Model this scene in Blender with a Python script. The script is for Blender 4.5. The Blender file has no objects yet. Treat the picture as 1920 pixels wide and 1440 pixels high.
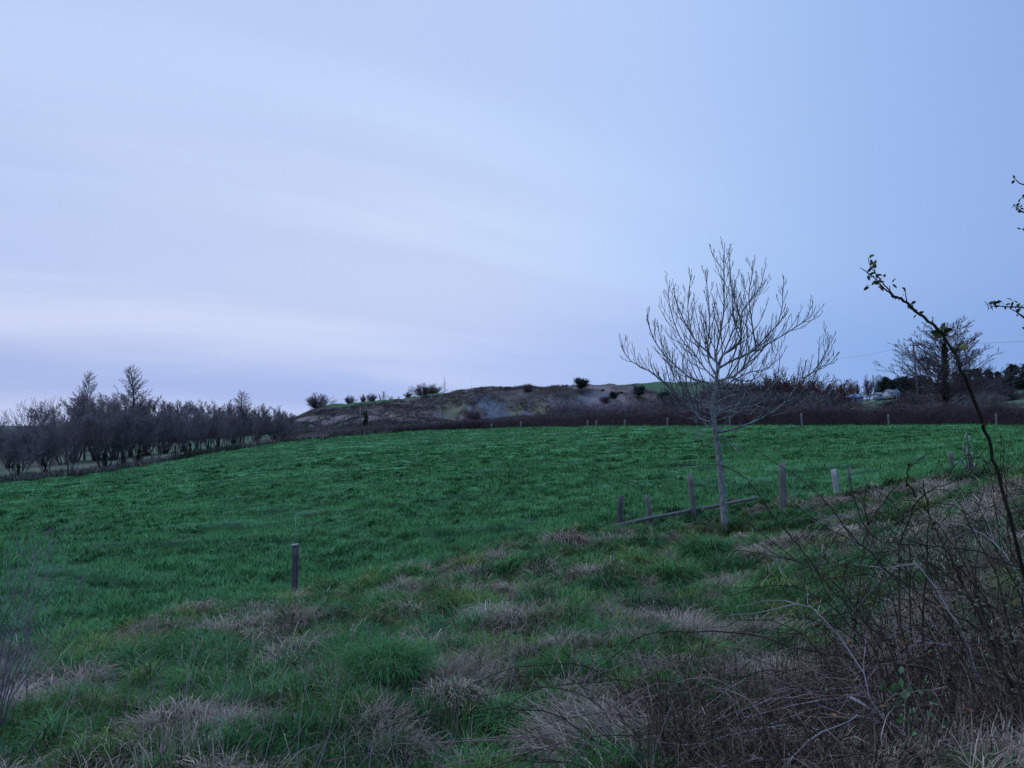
import bpy, math
import numpy as np
from math import radians, sin, cos, pi
C = bpy.context.scene
COL = C.collection
R0 = np.random.default_rng(7)

# ------------------------------------------------------------------ camera
F, HOR = 1443.0, 780.0            # focal length in photo pixels, horizon row
PITCH = math.atan((HOR-720.0)/F)
cam = bpy.data.cameras.new('camera'); co = bpy.data.objects.new('camera', cam); COL.objects.link(co)
cam.lens = F/1920*36; cam.sensor_width = 36; cam.clip_start = 0.05; cam.clip_end = 12000
co.location = (0, 0, 0); co.rotation_euler = (pi/2+PITCH, 0, 0); C.camera = co
# ------------------------------------------------------------------ world
w = bpy.data.worlds.new('World'); C.world = w; w.use_nodes = True
nt = w.node_tree; N = nt.nodes; L = nt.links; N.clear()
def node(t, **k):
    n = N.new(t)
    for a, b in k.items(): setattr(n, a, b)
    return n
wo = node('ShaderNodeOutputWorld'); bg = node('ShaderNodeBackground'); L.new(bg.outputs[0], wo.inputs[0])
sky = node('ShaderNodeTexSky', sky_type='NISHITA'); sky.sun_disc = False
sky.sun_elevation = radians(4); sky.sun_rotation = radians(-62); sky.air_density = 1.2; sky.dust_density = 0.5; sky.ozone_density = 3
tc = node('ShaderNodeTexCoord'); sx = node('ShaderNodeSeparateXYZ'); L.new(tc.outputs['Generated'], sx.inputs[0])
def mth(op, a, b=None, c=None):
    n = node('ShaderNodeMath', operation=op)
    for i, v in enumerate((a, b, c)):
        if v is None: continue
        if isinstance(v, (int, float)): n.inputs[i].default_value = v
        else: L.new(v, n.inputs[i])
    return n.outputs[0]
def ramp(fac, stops, interp='EASE'):
    n = node('ShaderNodeValToRGB'); n.color_ramp.interpolation = interp
    e = n.color_ramp.elements
    while len(e) < len(stops): e.new(0.5)
    for k, (p, c) in enumerate(stops): e[k].position = p; e[k].color = (*c, 1) if len(c) == 3 else c
    L.new(fac, n.inputs[0]); return n.outputs[0]
def mixc(f, a, b, mode='MIX'):
    n = node('ShaderNodeMix', data_type='RGBA', blend_type=mode)
    if isinstance(f, (int, float)): n.inputs[0].default_value = f
    else: L.new(f, n.inputs[0])
    for i, v in ((6, a), (7, b)):
        if isinstance(v, tuple): n.inputs[i].default_value = (*v, 1)
        else: L.new(v, n.inputs[i])
    return n.outputs[2]
az = mth('ARCTAN2', sx.outputs[0], sx.outputs[1])
a01 = mth('MULTIPLY_ADD', az, 1/(2*pi), 0.5)          # 0.5 ahead, .39 left edge, .61 right edge
zc = mth('MAXIMUM', sx.outputs[2], 0.0)
hi = ramp(a01, [(0.0, (.24,.36,.70)), (.30, (.45,.57,.90)), (.40, (.48,.62,.95)), (.475, (.53,.705,1.02)), (.53, (.44,.63,1.0)), (.60, (.28,.44,.82)), (.75, (.20,.34,.70)), (1, (.24,.36,.70))], 'LINEAR')
lo = ramp(a01, [(0.0, (.22,.34,.68)), (.30, (.45,.52,.82)), (.40, (.40,.50,.84)), (.49, (.38,.52,.93)), (.55, (.30,.48,.89)), (.61, (.215,.37,.75)), (.75, (.18,.32,.68)), (1, (.22,.34,.68))], 'LINEAR')
ef = node('ShaderNodeMapRange', interpolation_type='SMOOTHSTEP'); ef.inputs[1].default_value = 0.06; ef.inputs[2].default_value = 0.19
L.new(zc, ef.inputs[0])
veil = mixc(ef.outputs[0], lo, hi)
# high thin cloud sheet: streaks drawn out on a flat layer overhead
dz = mth('ADD', zc, 0.22)
u = mth('DIVIDE', sx.outputs[0], dz); v = mth('DIVIDE', sx.outputs[1], dz)
CA = radians(60)
al = mth('ADD', mth('MULTIPLY', u, sin(CA)), mth('MULTIPLY', v, cos(CA))); ac = mth('SUBTRACT', mth('MULTIPLY', u, cos(CA)), mth('MULTIPLY', v, sin(CA)))
cv = node('ShaderNodeCombineXYZ'); L.new(al, cv.inputs[0]); L.new(ac, cv.inputs[1])
def sheet(sc, loc, scale, det, dist):
    mp = node('ShaderNodeMapping'); mp.inputs['Scale'].default_value = sc; mp.inputs['Location'].default_value = loc
    L.new(cv.outputs[0], mp.inputs[0])
    nz = node('ShaderNodeTexNoise'); nz.inputs['Scale'].default_value = scale; nz.inputs['Detail'].default_value = det; nz.inputs['Distortion'].default_value = dist; nz.inputs['Roughness'].default_value = 0.5
    L.new(mp.outputs[0], nz.inputs['Vector']); return nz.outputs[0]
n1 = sheet((0.16, .55, 1), (1.3, .4, 0), 1.0, 4, .3)
n2 = sheet((0.20, .95, 1), (5.3, 2.4, 0), 1.0, 4, .6)
leftness = node('ShaderNodeMapRange', interpolation_type='SMOOTHSTEP'); L.new(az, leftness.inputs[0])
leftness.inputs[1].default_value = 0.45; leftness.inputs[2].default_value = -0.25
s1 = node('ShaderNodeMapRange', interpolation_type='SMOOTHSTEP'); L.new(n1, s1.inputs[0]); s1.inputs[1].default_value = .40; s1.inputs[2].default_value = .62
s2 = node('ShaderNodeMapRange', interpolation_type='SMOOTHSTEP'); L.new(n2, s2.inputs[0]); s2.inputs[1].default_value = .48; s2.inputs[2].default_value = .66
c1 = mth('MULTIPLY', mth('MULTIPLY', s1.outputs[0], leftness.outputs[0]), 0.68)
glow = ramp(zc, [(0, (.60,.69,.97)), (.12, (.75,.80,1.0)), (.24, (.72,.80,1.0)), (.40, (.56,.70,1.0))], 'LINEAR')
veil = mixc(c1, veil, glow)
c2 = mth('MULTIPLY', mth('MULTIPLY', s2.outputs[0], mth('MULTIPLY_ADD', leftness.outputs[0], 0.8, 0.2)), 0.34)
veil = mixc(c2, veil, (.42, .50, .84))
zen = node('ShaderNodeMapRange', interpolation_type='SMOOTHSTEP'); L.new(zc, zen.inputs[0]); zen.inputs[1].default_value = .48; zen.inputs[2].default_value = 1.0; zen.inputs[3].default_value = 1.0; zen.inputs[4].default_value = 3.6
vm = node('ShaderNodeVectorMath', operation='SCALE'); L.new(veil, vm.inputs[0]); L.new(zen.outputs[0], vm.inputs['Scale']); veil = vm.outputs[0]
nish = mixc(1.0, sky.outputs[0], (.10, .10, .10), 'MULTIPLY')
fin = mixc(0.95, nish, veil)
L.new(fin, bg.inputs[0]); bg.inputs[1].default_value = 1.0
# weak low glow from the west (left), as in thin overcast at dusk
sl = bpy.data.lights.new('sun', 'SUN'); so = bpy.data.objects.new('sun', sl); COL.objects.link(so)
sl.energy = 0.30; sl.angle = radians(35); sl.color = (1, .9, .93)
from mathutils import Vector
sd = Vector((-sin(radians(62))*cos(radians(14)), cos(radians(62))*cos(radians(14)), sin(radians(14))))
so.rotation_euler = sd.to_track_quat('Z', 'Y').to_euler()
C.view_settings.view_transform = 'Standard'; C.view_settings.look = 'None'; C.view_settings.exposure = 0.0; C.view_settings.gamma = 1
C.render.engine = 'CYCLES'
C.cycles.max_bounces = 5; C.cycles.diffuse_bounces = 3; C.cycles.transparent_max_bounces = 8
C.cycles.filter_width = 1.5
C.cycles.use_denoising = False if False else True

# ------------------------------------------------------------------ helpers
def P(px, py, Y):
    """photo pixel + depth in metres -> world point"""
    u = (px-960)/F; v = (720-py)/F
    y = cos(PITCH)-v*sin(PITCH); z = sin(PITCH)+v*cos(PITCH)
    s = Y/y
    return np.array((u*s, Y, z*s))
def XP(px, Y): return (px-960)/F*Y
def project(V):
    c, s = cos(PITCH), sin(PITCH)
    f = V[:, 1]*c+V[:, 2]*s; up = -V[:, 1]*s+V[:, 2]*c
    f = np.maximum(f, 1e-3)
    return 960+F*V[:, 0]/f, 720-F*up/f
def hash2(i, j, seed):
    h = (i.astype(np.int64)*374761393 + j.astype(np.int64)*668265263 + seed*1442695041) & 0xffffffff
    h = ((h ^ (h >> 13))*1274126177) & 0xffffffff
    return ((h ^ (h >> 16)) & 0xffff)/65535.0
def vnoise(x, y, seed=0):
    xi = np.floor(x); yi = np.floor(y); fx = x-xi; fy = y-yi
    fx = fx*fx*(3-2*fx); fy = fy*fy*(3-2*fy)
    a = hash2(xi, yi, seed); b = hash2(xi+1, yi, seed); c = hash2(xi, yi+1, seed); d = hash2(xi+1, yi+1, seed)
    return (a*(1-fx)+b*fx)*(1-fy)+(c*(1-fx)+d*fx)*fy
def fbm(x, y, sc, seed=0, o=3):
    s = 0; a = 1; t = 0
    for k in range(o):
        s = s+a*vnoise(x/sc*2**k+17.3*k, y/sc*2**k-9.1*k, seed+k); t += a; a *= .5
    return s/t
def sstep(a, b, x):
    t = np.clip((x-a)/(b-a), 0, 1); return t*t*(3-2*t)

MATS = {}
def mat(name, c1, c2=None, scale=8, rough=.9, attr=None, bump=0.0, vscale=(1, 1, 1), spec=.05, detail=5, emit=None, vcol_var=.25):
    if name in MATS: return MATS[name]
    m = bpy.data.materials.new(name); m.use_nodes = True; t = m.node_tree; b = t.nodes['Principled BSDF']
    b.inputs['Roughness'].default_value = rough; b.inputs['Specular IOR Level'].default_value = spec
    g = t.nodes.new('ShaderNodeNewGeometry'); mp = t.nodes.new('ShaderNodeMapping'); mp.inputs['Scale'].default_value = vscale
    oc = t.nodes.new('ShaderNodeTexCoord')
    t.links.new((g.outputs['Position'] if attr else oc.outputs['Object']), mp.inputs[0])
    nz = t.nodes.new('ShaderNodeTexNoise'); nz.inputs['Scale'].default_value = scale; nz.inputs['Detail'].default_value = detail; nz.inputs['Roughness'].default_value = .65
    t.links.new(mp.outputs[0], nz.inputs['Vector'])
    if attr:
        at = t.nodes.new('ShaderNodeAttribute'); at.attribute_name = attr
        mr = t.nodes.new('ShaderNodeMapRange'); mr.inputs[1].default_value = .3; mr.inputs[2].default_value = .7; mr.inputs[3].default_value = 1-vcol_var; mr.inputs[4].default_value = 1+vcol_var
        t.links.new(nz.outputs[0], mr.inputs[0])
        mx = t.nodes.new('ShaderNodeVectorMath'); mx.operation = 'SCALE'
        t.links.new(at.outputs['Color'], mx.inputs[0]); t.links.new(mr.outputs[0], mx.inputs['Scale'])
        t.links.new(mx.outputs[0], b.inputs['Base Color'])
    else:
        cr = t.nodes.new('ShaderNodeValToRGB'); cr.color_ramp.elements[0].position = .35; cr.color_ramp.elements[1].position = .65
        cr.color_ramp.elements[0].color = (*c1, 1); cr.color_ramp.elements[1].color = (*(c2 or c1), 1)
        t.links.new(nz.outputs[0], cr.inputs[0]); t.links.new(cr.outputs[0], b.inputs['Base Color'])
    if bump:
        bp = t.nodes.new('ShaderNodeBump'); bp.inputs['Strength'].default_value = bump; bp.inputs['Distance'].default_value = .02
        t.links.new(nz.outputs[0], bp.inputs['Height']); t.links.new(bp.outputs[0], b.inputs['Normal'])
    MATS[name] = m; return m

def mesh_from(name, V, F4=None, F3=None, m=None, col=None, smooth=False):
    me = bpy.data.meshes.new(name)
    V = np.asarray(V, np.float32).reshape(-1, 3)
    n4 = 0 if F4 is None else len(F4); n3 = 0 if F3 is None else len(F3)
    me.vertices.add(len(V)); me.vertices.foreach_set('co', V.ravel())
    idx = []; st = []; tot = 0
    if n4: idx.append(np.asarray(F4, np.int32).ravel()); st.append(np.arange(n4)*4); tot = n4*4
    if n3: idx.append(np.asarray(F3, np.int32).ravel()); st.append(tot+np.arange(n3)*3)
    idx = np.concatenate(idx); st = np.concatenate(st).astype(np.int32)
    me.loops.add(len(idx)); me.loops.foreach_set('vertex_index', idx)
    me.polygons.add(n4+n3); me.polygons.foreach_set('loop_start', st)
    me.update(calc_edges=True)
    if smooth: me.shade_smooth()
    if col is not None:
        a = me.color_attributes.new('Col', 'FLOAT_COLOR', 'POINT')
        c = np.ones((len(V), 4), np.float32); c[:, :3] = col
        a.data.foreach_set('color', c.ravel())
    if m: me.materials.append(m)
    return me
def link(name, me, parent=None, loc=None):
    o = bpy.data.objects.new(name, me); COL.objects.link(o)
    if parent: o.parent = parent
    if loc is not None: o.location = loc
    return o
def tag(o, label=None, cat=None, group=None, kind=None):
    if label: o['label'] = label
    if cat: o['category'] = cat
    if group: o['group'] = group
    if kind: o['kind'] = kind
    return o
def empty(name, loc=(0, 0, 0)):
    o = bpy.data.objects.new(name, None); COL.objects.link(o); o.location = loc; o.empty_display_size = .2
    return o
def copy_tree(o, parent=None):
    c = o.copy(); COL.objects.link(c); c.parent = parent
    for ch in list(o.children): copy_tree(ch, c)
    return c
ORD = ['first', 'second', 'third', 'fourth', 'fifth', 'sixth', 'seventh', 'eighth', 'ninth', 'tenth', 'eleventh', 'twelfth', 'thirteenth', 'fourteenth', 'fifteenth', 'sixteenth', 'seventeenth', 'eighteenth', 'nineteenth', 'twentieth']

class Geo:
    """collects tubes, strips and loose faces; builds one mesh"""
    def __init__(s): s.t = {}; s.V = []; s.F4 = []; s.F3 = []; s.c = []; s.n = 0
    def tube(s, pts, rad, sides=3, col=(1, 1, 1)):
        s.t.setdefault((len(pts), sides), []).append((pts, rad, col))
    def raw(s, V, F4=None, F3=None, col=(1, 1, 1)):
        V = np.asarray(V, float).reshape(-1, 3)
        if F4 is not None and len(F4): s.F4.append(np.asarray(F4)+s.n)
        if F3 is not None and len(F3): s.F3.append(np.asarray(F3)+s.n)
        s.V.append(V); s.c.append(np.broadcast_to(np.asarray(col, float), (len(V), 3))); s.n += len(V)
    def flush(s):
        for (n, k), lst in s.t.items():
            Pn = np.array([a[0] for a in lst], float); Rn = np.array([a[1] for a in lst], float); cn = np.array([a[2] for a in lst], float)
            T = np.gradient(Pn, axis=1); T /= np.linalg.norm(T, axis=2, keepdims=True)+1e-9
            m = T.mean(1); ref = np.where(np.abs(m[:, 2:3]) > .8, np.array([[1., .1, 0]]), np.array([[0, 0, 1.]]))
            A = np.cross(T, ref[:, None, :]); A /= np.linalg.norm(A, axis=2, keepdims=True)+1e-9
            B = np.cross(T, A)
            th = np.arange(k)*2*pi/k
            ring = A[:, :, None, :]*np.cos(th)[None, None, :, None]+B[:, :, None, :]*np.sin(th)[None, None, :, None]
            V = Pn[:, :, None, :]+ring*Rn[:, :, None, None]
            i = np.arange(n-1)[:, None]*k; j = np.arange(k)[None, :]; j2 = (j+1) % k
            f = np.stack([i+j, i+j2, i+k+j2, i+k+j], -1).reshape(-1, 4)
            m_ = len(lst); off = (np.arange(m_)*n*k)[:, None, None]
            F4 = (f[None]+off).reshape(-1, 4)
            cap3 = None
            if k > 4:   # end caps
                cap = []
                for q in range(1, k-1): cap.append((0, q+1, q)); cap.append(((n-1)*k, (n-1)*k+q, (n-1)*k+q+1))
                cap3 = (np.array(cap)[None]+off).reshape(-1, 3)
            s.raw(V.reshape(-1, 3), F4, cap3, np.repeat(cn, n*k, axis=0))
        s.t = {}
    def build(s, name, m, parent=None, smooth=False, usecol=False, loc=None):
        s.flush()
        V = np.concatenate(s.V); c = np.concatenate(s.c)
        me = mesh_from(name, V, np.concatenate(s.F4) if s.F4 else None, np.concatenate(s.F3) if s.F3 else None, m, c if usecol else None, smooth)
        return link(name, me, parent, loc)
def nrm(v): return v/(np.linalg.norm(v)+1e-9)
def smoothline(pts, n, jit=0, rng=R0):
    """Catmull-Rom through pts, n samples"""
    p = np.array(pts, float); p = np.vstack([2*p[0]-p[1], p, 2*p[-1]-p[-2]])
    t = np.linspace(0, len(p)-3-1e-6, n); i = t.astype(int); f = (t-i)[:, None]
    a, b, c, d = p[i], p[i+1], p[i+2], p[i+3]
    q = .5*((2*b)+(-a+c)*f+(2*a-5*b+4*c-d)*f**2+(-a+3*b-3*c+d)*f**3)
    if jit: q[1:-1] += rng.normal(0, jit, (n-2, 3))
    return q

# ------------------------------------------------------------------ terrain
CP = [  # (px, py, depth) read along the ground of the photograph
 (0,1440,4.6),(480,1440,4.2),(960,1440,3.9),(1440,1440,3.4),(1920,1440,3.0),(-300,1300,7),(2200,1300,3.6),
 (0,1230,11),(0,1330,7),(300,1170,12.5),(480,1250,8.5),(560,1118,16.7),(800,1085,15.5),(960,1250,6.6),(960,1150,9.5),
 (1050,1020,19),(1160,1000,21.5),(1295,980,22),(1360,1005,19),(1465,965,21.5),(1565,940,25.5),(1400,1100,11),(1400,1250,6),
 (1700,1200,6),(1700,1050,10),(1780,905,22),(1900,900,16),(1900,1000,9),(1900,1200,4.5),(1650,960,17),(2200,900,15),(2200,1000,8),
 (0,1100,17),(0,1000,32),(0,905,72),(300,1050,22),(300,950,42),(200,885,80),(400,850,90),(600,1000,27),(600,900,52),(560,827,105),
 (700,814,112),(900,1000,24),(900,900,42),(900,850,65),(900,804,120),(1100,800,100),(1300,900,35),(1300,850,52),(1300,798,88),
 (1600,900,31),(1600,850,45),(1600,798,80),(1900,850,30),(1900,798,72),(2200,800,70),(2200,850,30),(-300,930,70),(-300,1050,25),
 (-300,900,110),(0,870,105),(100,865,110),(100,838,170),(100,812,400),(100,803,1500),(300,806,700),(400,838,130),(400,818,220),(400,800,500),(400,800,1500),
 (-300,840,200),(-300,803,1500),
 (560,824,120),(540,790,265),(600,808,170),(700,811,130),(700,798,180),(600,766,260),(700,754,262),(800,800,140),(800,792,190),(800,744,258),
 (900,798,150),(900,792,200),(900,731,236),(1000,796,155),(1000,792,200),(1000,729,233),(1100,796,150),(1100,790,200),(1100,725,233),
 (1250,794,150),(1250,780,195),(1250,742,225),(1250,719,300),(900,733,262),(1000,731,262),(1100,729,262),(800,747,290),(700,757,290),(1200,722,262),(600,770,300),(900,736,310),(1050,733,310),(900,739,400),(1100,733,400),(1300,735,500),(600,780,420),(540,796,420),
 (1450,792,120),(1450,790,150),(1450,768,230),(1380,720,330),(1450,745,350),(1520,764,260),(1450,757,600),(1600,793,110),(1600,779,200),(1600,760,400),(1600,749,620),(1600,762,1500),
 (1750,790,110),(1750,768,250),(1750,748,400),(1750,755,700),(1900,788,105),(1900,752,180),(1900,722,260),(1900,712,350),(1900,730,700),
 (2300,788,105),(2300,740,200),(2300,700,350)]
for px in range(-300, 2301, 325): CP += [(px, 798 if px < 600 else 786, 3000), (px, 799 if px < 600 else 787, 4600)]
cp = np.array([P(*c) for c in CP])
ext = [(0,0,-1.62),(2,0,-1.35),(-2,0,-1.9),(0,-2,-1.6),(6,0,-1.0),(-6,0,-2.6),(20,0,-.6),(-20,0,-4.0),(80,0,0),(-80,0,-6.5),(0,-10,-1.6),(0,-60,-1),
       (300,0,5),(-300,0,-8),(0,-300,-2),(3000,0,-6),(-3000,0,-6),(0,-3000,-6),(1.5,1.5,-1.4),(-1.5,1.5,-1.75),(0,1.5,-1.6)]
cp = np.vstack([cp, np.array(ext, float)])
def rbf_uv(x, y):
    r = np.sqrt(x*x+y*y)+.6
    return np.stack([np.arctan2(x, np.maximum(y, -1e9))*1.6, np.log(r)], -1)
cuv = rbf_uv(cp[:, 0], cp[:, 1]); cr_ = np.sqrt(cp[:, 0]**2+cp[:, 1]**2)+.6
cval = cp[:, 2]/cr_            # fit the slope angle, smooth at every scale
def phi(d2): return .5*d2*np.log(d2+1e-12)
def tps(uvc, val, reg=1e-4):
    n = len(val); d2 = ((uvc[:, None]-uvc[None])**2).sum(-1); K = phi(d2)+reg*np.eye(n)
    Pm = np.hstack([np.ones((n, 1)), uvc]); A = np.block([[K, Pm], [Pm.T, np.zeros((3, 3))]])
    return np.linalg.solve(A, np.concatenate([val, np.zeros(3)]))
WT = tps(cuv, cval)
def zbase(x, y):
    x = np.atleast_1d(np.asarray(x, float)); y = np.atleast_1d(np.asarray(y, float)); out = np.empty(len(x))
    for k in range(0, len(x), 40000):
        u_ = rbf_uv(x[k:k+40000], y[k:k+40000]); d2 = ((u_[:, None]-cuv[None])**2).sum(-1)
        s = phi(d2)@WT[:-3]+WT[-3]+u_@WT[-2:]
        out[k:k+40000] = s*(np.sqrt(x[k:k+40000]**2+y[k:k+40000]**2)+.6)
    return out
# the bank (rough grass) ends and the field begins along this line
BL = np.array([(-2500,7),(-300,9.8),(0,10.5),(300,12.8),(560,16),(800,18),(950,20),(1160,23),(1420,25),(1565,26.5),(1780,24),(1920,20),(2300,17),(5000,10)], float)
bth = np.arctan((BL[:, 0]-960)/F); brr = BL[:, 1]/np.cos(bth)
def bankness(x, y):
    th = np.arctan2(x, y); r = np.hypot(x, y); rb = np.interp(th, bth, brr)
    return sstep(1.06, .94, r/rb+(fbm(x, y, 1.5, 31)-.5)*.25)
# field's far edge
EL = np.array([(-500,70),(0,72),(200,80),(400,90),(560,105),(700,112),(900,120),(1100,100),(1300,88),(1500,82),(1920,72),(2300,70)], float)
eth = np.arctan((EL[:, 0]-960)/F); err = EL[:, 1]/np.cos(eth)
def edge_r(x, y): return np.interp(np.arctan2(x, y), eth, err)
def zfull(x, y):
    x = np.atleast_1d(np.asarray(x, float)); y = np.atleast_1d(np.asarray(y, float))
    z = zbase(x, y); r = np.hypot(x, y); b = bankness(x, y)
    z = z+b*sstep(1, 3, r)*((fbm(x, y, 1.3, 3, 3)-.5)*.44+(.5-np.abs(2*fbm(x, y, .62, 8, 2)-1))*.26)
    f = (1-b)*sstep(1.03, .97, r/edge_r(x, y))
    z = z+f*((fbm(x*.7, y, .48, 57, 2)-.5)*.24*sstep(60, 15, r)+(fbm(x*.6, y, 1.3, 12, 2)-.5)*.26+(fbm(x*.7, y, 2.9, 19, 2)-.5)*.20)
    th = np.arctan2(x, y); h = sstep(150, 200, r)*sstep(420, 300, r)*sstep(-.30, -.24, th)*sstep(.26, .16, th)
    gul = np.abs(2*fbm(x*1.0, y*.35, 5.5, 47, 2)-1)*sstep(196, 208, r)*sstep(236, 226, r)
    z = z+h*(-gul*2.2+(fbm(x, y, 16, 41, 4)-.5)*2.0+(fbm(x, y, 4, 44, 3)-.5)*1.5)
    return z
th_in = np.radians(np.arange(-40, 40.01, .16)); th_out = np.radians(np.arange(44, 317, 4))
TH = np.concatenate([th_in, th_out])
RR = np.concatenate([np.geomspace(.5, 3, 26)[:-1], np.geomspace(3, 125, 800)[:-1], np.geomspace(125, 330, 200)[:-1], np.geomspace(330, 4500, 60)])
TT, RG = np.meshgrid(TH, RR)
gx = (np.sin(TT)*RG).ravel(); gy = (np.cos(TT)*RG).ravel(); gz = zfull(gx, gy)
nT, nR = len(TH), len(RR)
i = np.arange(nR-1)[:, None]*nT; j = np.arange(nT)[None]; j2 = (j+1) % nT
F4 = np.stack([i+j, i+nT+j, i+nT+j2, i+j2], -1).reshape(-1, 4)
# closing disc under the camera
gV = np.stack([gx, gy, gz], 1); cidx = len(gV); gV = np.vstack([gV, [0, 0, gz[:nT].mean()]])
F3 = np.array([(cidx, a, (a+1) % nT) for a in range(nT)])[:, ::-1]
# ground colours: grass field, rough bank, hill with slate spoil and dead bracken
gxx, gyy = gV[:, 0], gV[:, 1]; gr = np.hypot(gxx, gyy); bn = bankness(gxx, gyy)
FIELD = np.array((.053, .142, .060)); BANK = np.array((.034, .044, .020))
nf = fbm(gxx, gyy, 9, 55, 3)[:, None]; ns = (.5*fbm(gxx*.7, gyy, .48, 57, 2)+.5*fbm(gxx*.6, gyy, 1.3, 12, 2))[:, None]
field_c = FIELD*(.50+.85*sstep(.33, .66, ns))*(1+(nf-.5)*.5)*(.55+.45*sstep(15, 60, gr))[:, None]  # rank-grass mottling plus painted shade in hollows; near ground darkened for tuft shade
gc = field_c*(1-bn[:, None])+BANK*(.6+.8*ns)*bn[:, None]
far = sstep(1.0, 1.03, gr/edge_r(gxx, gyy))[:, None]
rough = np.array((.105, .115, .080)); meadow = np.array((.055, .085, .050))
nfar = fbm(gxx, gyy, 25, 61, 4)[:, None]
gc = gc*(1-far)+far*(meadow*(1-sstep(.45, .6, nfar))+rough*sstep(.45, .6, nfar))
ppx, ppy = project(gV)
nw = fbm(gxx, gyy, 18, 71, 4); nw2 = fbm(gxx, gyy, 7, 73, 3)
hillm = sstep(125, 150, gr)*sstep(500, 400, gr)*sstep(500, 560, ppx)*sstep(1330, 1280, ppx)*(gyy > 0)
cl_ = np.interp(ppx, [560, 830, 900, 1180, 1230], [247, 243, 262, 262, 238]); nf3 = fbm(gxx, gyy*.5, 2.6, 79, 3)
scarp = hillm*sstep(6, -6, gr-cl_+(nw-.5)*16+(nf3-.5)*8)
bracken = np.array((.120, .098, .088)); heath = np.array((.075, .068, .060)); turf = np.array((.050, .098, .044))
sc_c = bracken*(.3+1.4*nf3[:, None])*(.7+.6*nw2[:, None]); sc_c = sc_c*(1-sstep(.5, .6, nw)[:, None])+heath*sstep(.5, .6, nw)[:, None]
hc = turf*(1-scarp[:, None])+sc_c*scarp[:, None]
gc = gc*(1-hillm[:, None])+hc*hillm[:, None]
PATCH = [((.085,.10,.135),930,776,62,26),((.07,.08,.11),905,760,45,20),((.10,.12,.16),925,786,40,10),((.075,.085,.11),995,768,20,20),((.09,.105,.15),615,803,42,13),((.082,.088,.062),858,764,26,22),
         ((.095,.092,.062),1012,765,20,24),((.09,.088,.062),965,764,18,24),((.08,.085,.105),1070,752,60,16),((.065,.05,.052),885,775,20,12),((.045,.042,.042),1010,734,130,8),((.05,.045,.05),640,772,60,8),
         ((.07,.05,.055),760,765,50,6),((.10,.10,.125),1130,745,30,12),((.05,.045,.055),1140,775,80,10),((.06,.085,.05),1310,728,60,7)]
for c, qx, qy, rx, ry in PATCH:
    d = ((ppx-qx)/rx)**2+((ppy-qy)/ry)**2+(nw2-.5)*2.2+(nw-.5)*1.6+(nf3-.5)*2.6
    k = (sstep(1.15, .75, d)*hillm)[:, None]*.9
    gc = gc*(1-k)+np.array(c)*np.array((1.12,1.08,.92))*(.3+1.4*nf3[:, None])*k
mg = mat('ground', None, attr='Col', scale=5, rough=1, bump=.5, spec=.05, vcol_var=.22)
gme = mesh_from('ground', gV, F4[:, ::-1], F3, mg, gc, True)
if gme.polygons[len(F4)//2].normal.z < 0: gme.flip_normals()
tag(link('ground', gme), kind='structure')
def zat(x, y): return float(zfull([x], [y])[0])
def gp(px, Y): x = XP(px, Y); return np.array((x, Y, zat(x, Y)))

# ------------------------------------------------------------------ grass (blades baked in numpy)
def blades(root, az_, Ln, a0, a1, wd, col, seg=2):
    """arched blades; a0/a1 lean from vertical at root/tip"""
    n = len(root); pts = [root]; p = root.copy()
    for k in range(seg):
        a = a0+(a1-a0)*(k+.5)/seg
        p = p+(Ln/seg)[:, None]*np.stack([np.sin(a)*np.cos(az_), np.sin(a)*np.sin(az_), np.cos(a)], 1); pts.append(p)
    side = np.stack([-np.sin(az_), np.cos(az_), np.zeros(n)], 1)*wd[:, None]*.5
    V = []; 
    for k in range(seg): f = 1-.35*k/seg; V += [pts[k]-side*f, pts[k]+side*f]
    V.append(pts[seg]); nv = 2*seg+1
    V = np.stack(V, 1).reshape(-1, 3); b = (np.arange(n)*nv)[:, None]
    F4_ = np.concatenate([b+np.array([[2*k, 2*k+1, 2*k+3, 2*k+2]]) for k in range(seg-1)]) if seg > 1 else None
    F3_ = b+np.array([[2*seg-2, 2*seg-1, 2*seg]])
    shade = np.repeat(col, nv, axis=0)
    return V, F4_, F3_, shade
def scatter(n, r0, r1, t0, t1, power, rng):
    """random ground points, density ~ r^-power"""
    th = np.radians(rng.uniform(t0, t1, n)); q = rng.random(n); e = 2-power
    r = r0*(r1/r0)**q if abs(e) < 1e-6 else (r0**e+(r1**e-r0**e)*q)**(1/e)
    return np.sin(th)*r, np.cos(th)*r, r
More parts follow.
